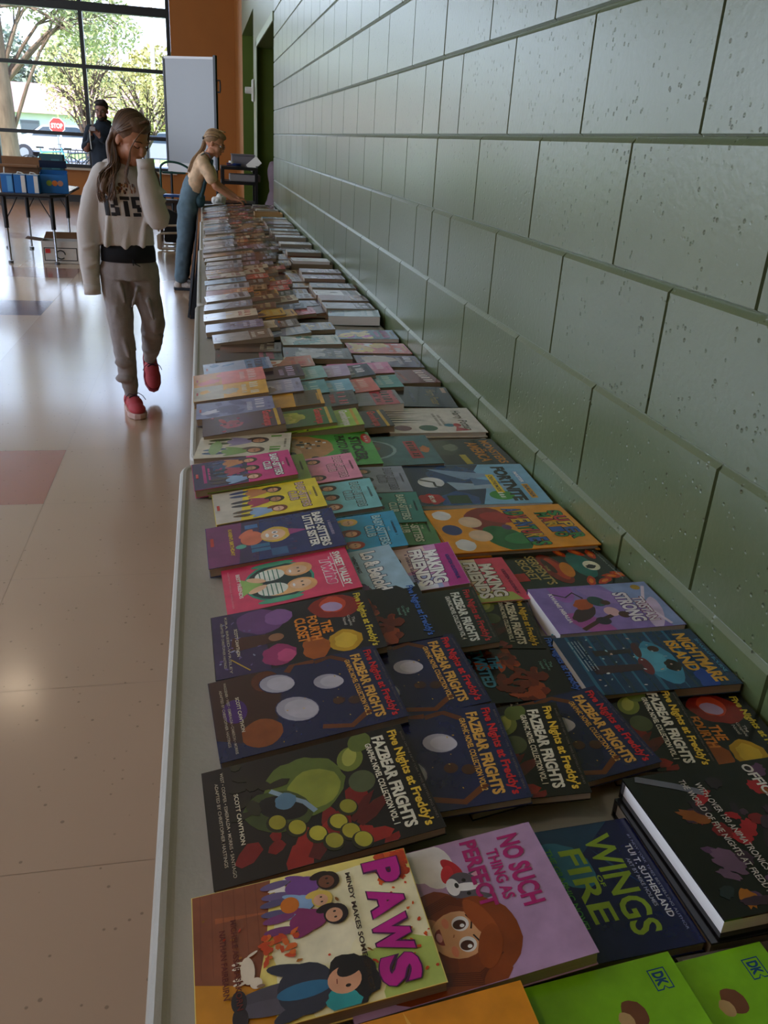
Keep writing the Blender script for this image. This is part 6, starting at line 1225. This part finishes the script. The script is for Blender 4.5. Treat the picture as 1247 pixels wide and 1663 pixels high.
obj('stand', bm, BLACK, r)
for p in (A+dv*.03, Bv):
    for s in (-.26, .26): bm = bmesh.new(); c = p+nv*s; cyl(bm, (c.x, c.y, .033), .032, .02, 14, axis='X'); obj('caster', bm, BLACK, r)
# green tube cart with blue shelf
GT = mat('dark_green_tube', '#1c4a44', .35); r = empty('utility_cart', (-1.08, 11.95, 0), label='cart with green tube handle and blue shelf behind the walking girl', cat='cart')
obj('handle', TB(subd([(-.14, 0, .60), (-.14, 0, .92), (-.12, 0, .99), (-.04, 0, 1.03), (.09, 0, 1.02), (.19, 0, .98), (.24, 0, .94)]), .014, side=(0, 1, 0)), GT, r)
obj('handle_bar', TB([(-.12, 0, .90), (.18, 0, .90)], .013, side=(0, 1, 0)), GT, r); obj('shelf', BX(((-.15, -.02, .60), (.42, .20, .63)), bev=.006), mat('blue_shelf', '#2456a0', .4), r)
for x in (-.11, .38):
    for y in (.0, .18): obj('leg', TB([(x, y, .60), (x, y, .03)], .012, side=(1, 0, 0)), BLACK, r)
r = empty('stool', (-1.16, 12.4, 0), label='dark wooden stool in shadow against the orange wall', cat='stool'); WD = mat('dark_wood', '#3c2c20', .6); obj('seat', BX(((-.13, -.13, .50), (.13, .13, .54)), bev=.005), WD, r)
for x in (-.1, .1):
    for y in (-.1, .1): obj('leg', BX(((x-.015, y-.015, 0), (x+.015, y+.015, .5))), WD, r)
# black chair with beige frame lying on its side by the far table
r = empty('chair', (-1.06, 11.35, 0), label='low black chair with a beige metal frame on the floor behind the girl', cat='chair'); BEI = mat('beige_metal', '#b0a493', .4); BLF = mat('black_upholstery', '#0e1014', .85)
bm = bmesh.new(); vs = [(-.13, 0, .10), (.15, -.02, .10), (.15, -.02, .36), (.08, 0, .43), (-.08, 0, .50), (-.11, 0, .48)]
f0 = [bm.verts.new(v) for v in vs]; f1 = [bm.verts.new((x, y+.09, z)) for x, y, z in vs]; bm.faces.new(f0[::-1]); bm.faces.new(f1)
for k in range(6): bm.faces.new((f0[k], f0[(k+1) % 6], f1[(k+1) % 6], f1[k]))
bmesh.ops.bevel(bm, geom=bm.edges[:], offset=.012, segments=2, affect='EDGES'); obj('backrest', bm, BLF, r); obj('seat', BX(((-.13, .10, .08), (.15, .42, .15)), bev=.015), BLF, r)
for z in (.20, .29): obj('arm_frame', TB(subd([(-.19, -.06, z-.06), (-.17, -.07, z), (-.02, -.06, z+.015), (.16, -.05, z+.02)]), .014, side=(0, 1, 0)), BEI, r)
obj('side_plate', BX(((-.215, -.10, .012), (-.16, -.04, .20)), bev=.012), BEI, r); obj('base_frame', TB([(-.19, -.07, .02), (.17, -.05, .02), (.17, .4, .02), (-.15, .4, .02)], .013, side=(0, 0, 1)), BEI, r)
# black cart with projector things in front of the openings
r = empty('media_cart', (-.25, 10.8, 0), label='black two-shelf cart standing before the green doorway', cat='cart')
for k, z in enumerate((.62, .86, 1.02)): obj('shelf', BX(((-.22, -.2, z), (.21, .3, z+.035)), bev=.004), BLACK, r)
for x in (-.2, .19):
    for y in (-.18, .28): obj('leg', BX(((x-.018, y-.018, .05), (x+.018, y+.018, 1.02))), BLACK, r); bm = bmesh.new(); cyl(bm, (x, y, .026), .026, .02, 12, axis='X'); obj('caster', bm, BLACK, r)
r = empty('grey_case', (-.24, 10.84, 1.056), label='grey box on the top shelf of the black cart', cat='box'); obj('case_body', BX(((-.10, -.12, 0), (.17, .14, .12)), bev=.006), mat('grey_plastic', '#77747a', .5), r); obj('lid', BX(((-.105, -.125, .121), (.175, .145, .135)), bev=.003), MATS['grey_plastic'], r)
r = empty('open_laptop', (-.045, 10.66, 1.060), label='pale screen tilted up at the right end of the black cart', cat='laptop'); bm = bmesh.new(); box(bm, (-.09, -.008, 0), (.07, .0, .11), .002, Matrix.Rotation(-.7, 4, 'Y')@Matrix.Rotation(-.5, 4, 'X')); obj('screen', bm, MATS['white_plastic'], r); obj('keyboard', BX(((-.02, -.02, 0), (.05, .03, .01))), BLACK, r)
r = empty('grey_case', (-.2, 10.8, .896), label='pale grey tray on the middle shelf of the black cart', cat='box'); obj('case_body', BX(((-.17, -.16, 0), (.19, .2, .075)), bev=.006), mat('light_grey_plastic', '#8f8b8c', .5), r)
r = empty('cable_bundle', (-.33, 10.65, 1.056), label='blue and white cable pile at the left end of the black cart top', cat='cable'); bm = bmesh.new(); rn = random.Random(2)
tube(bm, subd([(rn.uniform(-.08, .10), rn.uniform(-.04, .05), .012+.002*k) for k in range(12)]), .007, 6); obj('cable', bm, mat('blue_cable', '#24408a', .4), r); bm = bmesh.new(); cyl(bm, (-.02, 0, .045), .03, .03, 12); obj('white_reel', bm, MATS['white_plastic'], r)
# bags stored inside the doorway
r = empty('storage_bag', (.16, 10.6, 0), label='mauve-grey bags piled inside the dark green doorway', cat='bag'); bm = bmesh.new(); ell(bm, (0, 0, .42), (.14, .22, .42)); ell(bm, (.05, 0, .85), (.12, .18, .30), rot=(0, -.3, 0)); b_ = skin('bag_body', bm, mat('mauve_fabric', '#6f5f66', .9), .02, r, 3, disp=(.05, .15))
r = empty('wall_box', (-.075, 18.44, .6), label='small white socket box low on the orange wall', cat='wall fitting'); obj('cover_plate', BX(((-.62, 0, .0), (-.5, .055, .22)), bev=.004), MATS['white_plastic'], r); obj('socket', BX(((-.59, -.004, .06), (-.53, 0, .12))), BLACK, r)
# white bag and lilac bin by the girl's elbow at the end of the table
r = empty('paper_bag', (-.54, 8.78, .7395), label='small white crumpled bag on the table beyond the reaching hand', cat='bag'); bm = bmesh.new(); ell(bm, (0, 0, .05), (.07, .05, .05)); ell(bm, (.03, 0, .09), (.05, .04, .03), rot=(0, .4, 0)); skin('bag_body', bm, MATS['white_plastic'], .008, r, 2, disp=(.03, .04))

# ------------------------------------------------------------------ outdoors
GRASS = mat('grass', '#86a84a', .9, noise=.3, nscale=6); PAVE = mat('concrete_path', '#c4beb6', .8); ROAD = mat('asphalt', '#8f8d90', .85)
S('ground_lawn', BX(((-90, 18.76, -.30), (60, 120, -.12))), GRASS); S('ground_path', BX(((-90, 26.5, -.12), (60, 30.5, -.105))), PAVE); S('ground_road', BX(((-90, 36, -.12), (60, 46, -.10))), ROAD)
BARK = mat('grey_bark', '#6e5c4c', .9, noise=.3, nscale=8, bump=.02, bscale=10, stretch=(1, 1, .25)); BARK2 = mat('dark_twigs', '#4a3c34', .9)
def leafmat(n_, c): return mat(n_, c, .7, noise=.25, nscale=1.5)
LF1 = leafmat('spring_yellow_leaves', '#aca566'); LF2 = leafmat('fresh_green_leaves', '#98a06c'); LF3 = leafmat('grey_green_leaves', '#7d8878')
def tree(name, base, trunk, crown, n, leaf, lm, bark, lab, seed=0, group=None, twigs=8, tr=1.0):
    rn = random.Random(seed); r = empty(name, base, label=lab, cat='tree', group=group); bm = bmesh.new()
    tube(bm, subd([Vector(p) for p, _ in trunk], 3), [a+(b-a)*k/3 for (_, a), (_, b) in zip(trunk, trunk[1:]) for k in range(3)]+[trunk[-1][1]], 14)
    for k in range(twigs):
        j = rn.randrange(1, len(trunk)); s = Vector(trunk[j][0]); c, rr = crown[rn.randrange(len(crown))]
        e = Vector(c)+Vector((rn.uniform(-1, 1)*rr[0], rn.uniform(-1, 1)*rr[1], rn.uniform(-.6, .8)*rr[2]))*.9; m_ = s.lerp(e, .5)+Vector((0, 0, .15))*(e-s).length
        tube(bm, subd([s, m_, e]), [trunk[j][1]*.5*tr*(1-i/7) for i in range(7)], 6)
        for q in range(3):
            e2 = e+Vector((rn.uniform(-1, 1), rn.uniform(-1, 1), rn.uniform(-.5, .8)))*rr[0]*.4; tube(bm, [m_, m_.lerp(e2, .6)+Vector((0, 0, .1)), e2], [trunk[j][1]*.2*tr, trunk[j][1]*.12*tr, .004], 5)
    obj('trunk', bm, bark, r, smooth=True)
    V, Fc = [], []
    for k in range(n):
        c, rr = crown[rn.randrange(len(crown))]
        while True:
            d = Vector((rn.uniform(-1, 1), rn.uniform(-1, 1), rn.uniform(-1, 1)))
            if d.length < 1: break
        p = Vector((c[0]+d.x*rr[0], c[1]+d.y*rr[1], c[2]+d.z*rr[2])); a = Vector((rn.gauss(0, 1), rn.gauss(0, 1), rn.gauss(0, 1))).normalized(); b = a.cross(Vector((rn.gauss(0, 1), rn.gauss(0, 1), rn.gauss(0, 1)))).normalized(); s = leaf*(.6+.8*rn.random())
        q = len(V); V += [p-a*s, p-b*s*.5, p+a*s, p+b*s*.5]; Fc.append((q, q+1, q+2, q+3))
    me = bpy.data.meshes.new('foliage'); me.from_pydata(V, [], Fc); link('foliage', me, lm, r); return r
tree('shade_tree', (-5.55, 24.5, -.13), [((0, 0, 0), .42), ((-.02, 0, .8), .30), ((-.05, 0, 2.2), .30), ((-.10, 0, 4.0), .28), ((-.1, 0, 6.5), .24)],
     [((-.3, 0, 5.2), (2.2, 1.6, 1.4)), ((1.3, .4, 4.6), (1.3, 1.2, .9)), ((2.4, .6, 3.9), (1.1, 1, .7))], 4200, .06, LF2, BARK, 'big tree with a pale thick trunk close outside the window', 3, twigs=16, tr=.42)
tree('ornamental_tree', (-4.35, 31, -.13), [((0, 0, 0), .09), ((.02, 0, .9), .08), ((.05, 0, 1.8), .06)], [((-.5, 0, 3.0), (1.0, 1, .9)), ((.5, .2, 3.1), (1.0, 1, 1.0)), ((0, 0, 2.2), (1.3, 1, .7))], 2400, .05, LF1, BARK2, 'small dark-branched tree with yellow leaves behind the man', 5, twigs=26, tr=1.4)
tree('ornamental_tree', (-2.6, 33, -.13), [((0, 0, 0), .09), ((.02, 0, .9), .08), ((.05, 0, 1.6), .06)], [((-.6, 0, 2.8), (1.0, 1, .9)), ((.5, .2, 2.7), (1.2, 1, 1.0)), ((0, 0, 2.0), (1.3, 1, .7))], 2400, .05, LF1, BARK2, 'small dark-branched tree with yellow leaves near the whiteboard', 6, twigs=26, tr=1.4)
for k, (x, y, h) in enumerate([(-21, 74, 8.6), (-15.4, 75, 8.2), (-9.8, 74, 9.2), (-4.2, 75, 7.6), (1.4, 74, 6.8), (7, 75, 7.4), (12.6, 75, 8), (-26.6, 74, 9)]):
    tree('background_tree', (x, y, -.2), [((0, 0, 0), .3), ((0, 0, 2), .25), ((0, 0, h*.6), .2)], [((0, 0, h*.58), (2.8, 2.4, h*.44)), ((-.8, -.6, h*.32), (2.2, 2, h*.32)), ((.8, -.6, h*.36), (2.2, 2, h*.32))], 6000, .25, (LF1, LF2, LF3)[(k*2) % 3], BARK2,
         ('broad yellow-green tree far behind the house, %s from the left' % ORD[(7, 0+1, 2, 3, 4, 5, 6, 0)[k]]), 20+k, 'trees far behind the house', twigs=10)
def pole(x, y, r0, h, lab, c):
    bm = bmesh.new(); tube(bm, [(0, 0, 0), (0, 0, h)], [r0, r0*.7], 12, side=(1, 0, 0)); r = empty('utility_pole', (x, y, -.13), label=lab, cat='pole'); obj('shaft', bm, c, r); obj('cross_arm', BX(((-.9, -.05, h-.5), (.9, .05, h-.38))), c, r)
POLEM = mat('pale_wood_pole', '#b09c8c', .8); pole(-4.9, 50, .20, 9, 'pinkish utility pole left of the walking girl\'s head', POLEM); pole(-2.9, 47, .13, 9, 'thin pale pole just left of the whiteboard', POLEM)
# house across the street
r = empty('house', (-12.5, 58, -.2), label='low white house with a pinkish brown roof across the street', cat='house'); SID = mat('white_siding', '#c9ced4', .7); ROOF = mat('pink_brown_shingles', '#a87f78', .85, noise=.1, nscale=20)
obj('wall', BX(((-6, 0, 0), (7.5, 7, 2.2))), SID, r); bm = bmesh.new(); vs = [(-6.5, -.6, 2.15), (8, -.6, 2.15), (8, 7.6, 2.15), (-6.5, 7.6, 2.15), (-6.5, 3.5, 3.9), (8, 3.5, 3.9)]; vs = [bm.verts.new(v) for v in vs]
for f in ((0, 1, 5, 4), (2, 3, 4, 5), (0, 4, 3), (1, 2, 5), (3, 2, 1, 0)): bm.faces.new([vs[i] for i in f])
obj('roof', bm, ROOF, r)
for x in (-3.2, 1.7, 5.2):
    f = obj('window', BX(((x-.55, -.05, .95), (x+.55, 0, 1.75))), mat('window_shade', '#5a646e', .3), r); obj('pane', BX(((x-.48, -.07, 1.0), (x+.48, -.05, 1.7))), mat('dark_glass', '#3c4854', .1), f)
# parked car
def car(x, y, c, lab, rz=0):
    r = empty('car', (x, y, -.10), rz, lab, 'car'); m = mat('car_paint_'+c[1:], c, .25, coat=.5); bm = bmesh.new()
    prof = [(-2.2, .35), (-2.25, .75), (-1.9, .95), (-1.2, 1.02), (-.6, 1.45), (.9, 1.50), (1.7, 1.05), (2.2, .95), (2.3, .4)]
    a = [bm.verts.new((px, -.85, pz)) for px, pz in prof]; b = [bm.verts.new((px, .85, pz)) for px, pz in prof]; n = len(prof)
    bm.faces.new(a); bm.faces.new(b[::-1])
    for k in range(n): bm.faces.new((a[(k+1) % n], a[k], b[k], b[(k+1) % n]))
    bmesh.ops.bevel(bm, geom=[e for e in bm.edges], offset=.06, segments=2, affect='EDGES'); obj('body', bm, m, r, smooth=False)
    gl_ = mat('car_glass', '#34424e', .1)
    for pts in ([(-1.05, 1.02), (-.55, 1.38), (.1, 1.42), (.1, 1.02)], [(.2, 1.02), (.2, 1.42), (.85, 1.42), (1.5, 1.05)]):
        bm = bmesh.new(); f = bm.faces.new([bm.verts.new((px, -.865, pz)) for px, pz in pts]); g_ = bmesh.ops.extrude_face_region(bm, geom=[f]); bmesh.ops.translate(bm, verts=[v for v in g_['geom'] if isinstance(v, bmesh.types.BMVert)], vec=(0, .02, 0)); obj('side_window', bm, gl_, r)
    for wx in (-1.4, 1.45):
        for wy in (-.82, .82):
            bm = bmesh.new(); cyl(bm, (wx, wy, .33), .33, .2, 24, axis='Y'); w_ = obj('wheel', bm, BLKS, r); bm = bmesh.new(); cyl(bm, (wx, wy+(-.11 if wy < 0 else .11), .33), .19, .02, 16, axis='Y'); obj('hubcap', bm, METAL, w_)
    obj('tail_lamp', BX(((2.14, -.88, .8), (2.26, -.6, .95))), REDP, r)
    return r
car(-6.8, 42, '#b8bcc6', 'silver car parked on the street behind the stop sign'); car(-1.9, 40, '#8a8f98', 'grey car at the right end of the street near the whiteboard')
# stop sign
r = empty('stop_sign', (-7.0, 45-.0, -.1), label='red octagonal stop sign on a post across the lawn', cat='sign')
r.location = (-6.45, 39.0, -.12); k_ = .30
bm = bmesh.new(); cyl(bm, (0, 0, 1.47), k_*1.08, .02, 8, axis='Y'); bmesh.ops.rotate(bm, verts=bm.verts, cent=(0, 0, 1.47), matrix=Matrix.Rotation(math.radians(22.5), 3, 'Y')); bd = obj('sign_border', bm, MATS['white_plastic'], r)
bm = bmesh.new(); cyl(bm, (0, -.014, 1.47), k_*.99, .012, 8, axis='Y'); bmesh.ops.rotate(bm, verts=bm.verts, cent=(0, 0, 1.47), matrix=Matrix.Rotation(math.radians(22.5), 3, 'Y')); obj('sign_face', bm, REDP, r)
V_, F_, _ = text_mesh('STOP', .04); me = bpy.data.meshes.new('lettering'); me.from_pydata([((x-.5)*k_*1.5, -.023, 1.47+(y_-.5)*k_*.62) for x, y_ in V_], [], F_); link('lettering', me, MATS['white_plastic'], r)
bm = bmesh.new(); tube(bm, [(0, .02, 0), (0, .02, 1.75)], .025, 8, side=(1, 0, 0)); obj('post', bm, METAL, r)
# bicycle rack with bicycles
r = empty('bicycle_rack', (-5.0, 27.3, -.105), label='row of upright metal hoops holding bicycles outside the window', cat='bike rack'); DM = mat('dark_rack_metal', '#4a4a50', .4, metal=.6)
bm = bmesh.new(); tube(bm, [(0, 0, .06), (2.2, 0, .06)], .02, 8, side=(0, 0, 1)); tube(bm, [(0, 0, .85), (2.2, 0, .85)], .02, 8, side=(0, 0, 1)); obj('rail', bm, DM, r)
for k in range(10): bm = bmesh.new(); tube(bm, subd([(.1+.2*k, 0, .05), (.1+.2*k, 0, .7), (.15+.2*k, 0, .88), (.2+.2*k, 0, .7), (.2+.2*k, 0, .05)]), .014, 6); obj('hoop', bm, DM, r)
def bike(x, y, c, lab, rz):
    r = empty('bicycle', (x, y, -.10), rz, lab, 'bicycle', 'bicycles in the rack'); fm = mat('bike_'+c[1:], c, .35)
    for wx in (-.52, .52):
        bm = bmesh.new(); tube(bm, [(wx+.33*math.cos(t*math.pi/12), 0, .34+.33*math.sin(t*math.pi/12)) for t in range(25)], .018, 6, side=(0, 1, 0)); w_ = obj('wheel', bm, BLKS, r)
        bm = bmesh.new()
        for t in range(8): a_ = t*math.pi/8; tube(bm, [(wx-.32*math.cos(a_), 0, .34-.32*math.sin(a_)), (wx+.32*math.cos(a_), 0, .34+.32*math.sin(a_))], .002, 4)
        obj('spokes', bm, METAL, w_)
    bm = bmesh.new()
    for a_, b_ in (((-.52, 0, .34), (-.1, 0, .32)), ((-.1, 0, .32), (-.22, 0, .85)), ((-.52, 0, .34), (-.18, 0, .75)), ((-.2, 0, .75), (.36, 0, .80)), ((-.1, 0, .32), (.38, 0, .72)), ((.34, 0, .9), (.52, 0, .34))): tube(bm, [a_, b_], .018, 6)
    obj('frame', bm, fm, r); obj('saddle', BX(((-.33, -.06, .86), (-.12, .06, .90)), bev=.01), BLACK, r); bm = bmesh.new(); tube(bm, [(.34, 0, .88), (.33, 0, .98)], .012, 6); tube(bm, [(.30, -.26, .98), (.36, 0, .98), (.30, .26, .98)], .012, 6, side=(0, 0, 1)); obj('handlebar', bm, DM, r)
bike(-4.95, 26.9, '#5aa8b8', 'light blue bicycle at the left end of the hoops', .3); bike(-4.2, 26.9, '#3c3c44', 'dark bicycle leaning in the middle of the hoops', .15); bike(-3.5, 27.8, '#5a5a64', 'dark bicycle behind the right end of the hoops', .1)
# low fence rail seen right of the walking girl
r = empty('handrail', (-2.3, 19.6, -.12), label='dark metal handrail just outside the window beside the whiteboard', cat='railing'); obj('top_rail', TB([(0, 0, 1.38), (1.0, 0, 1.38)], .03, side=(0, 0, 1)), DM, r)
for x in (.02, .5, .98): obj('post', TB([(x, 0, 0), (x, 0, 1.38)], .025, side=(1, 0, 0)), DM, r)
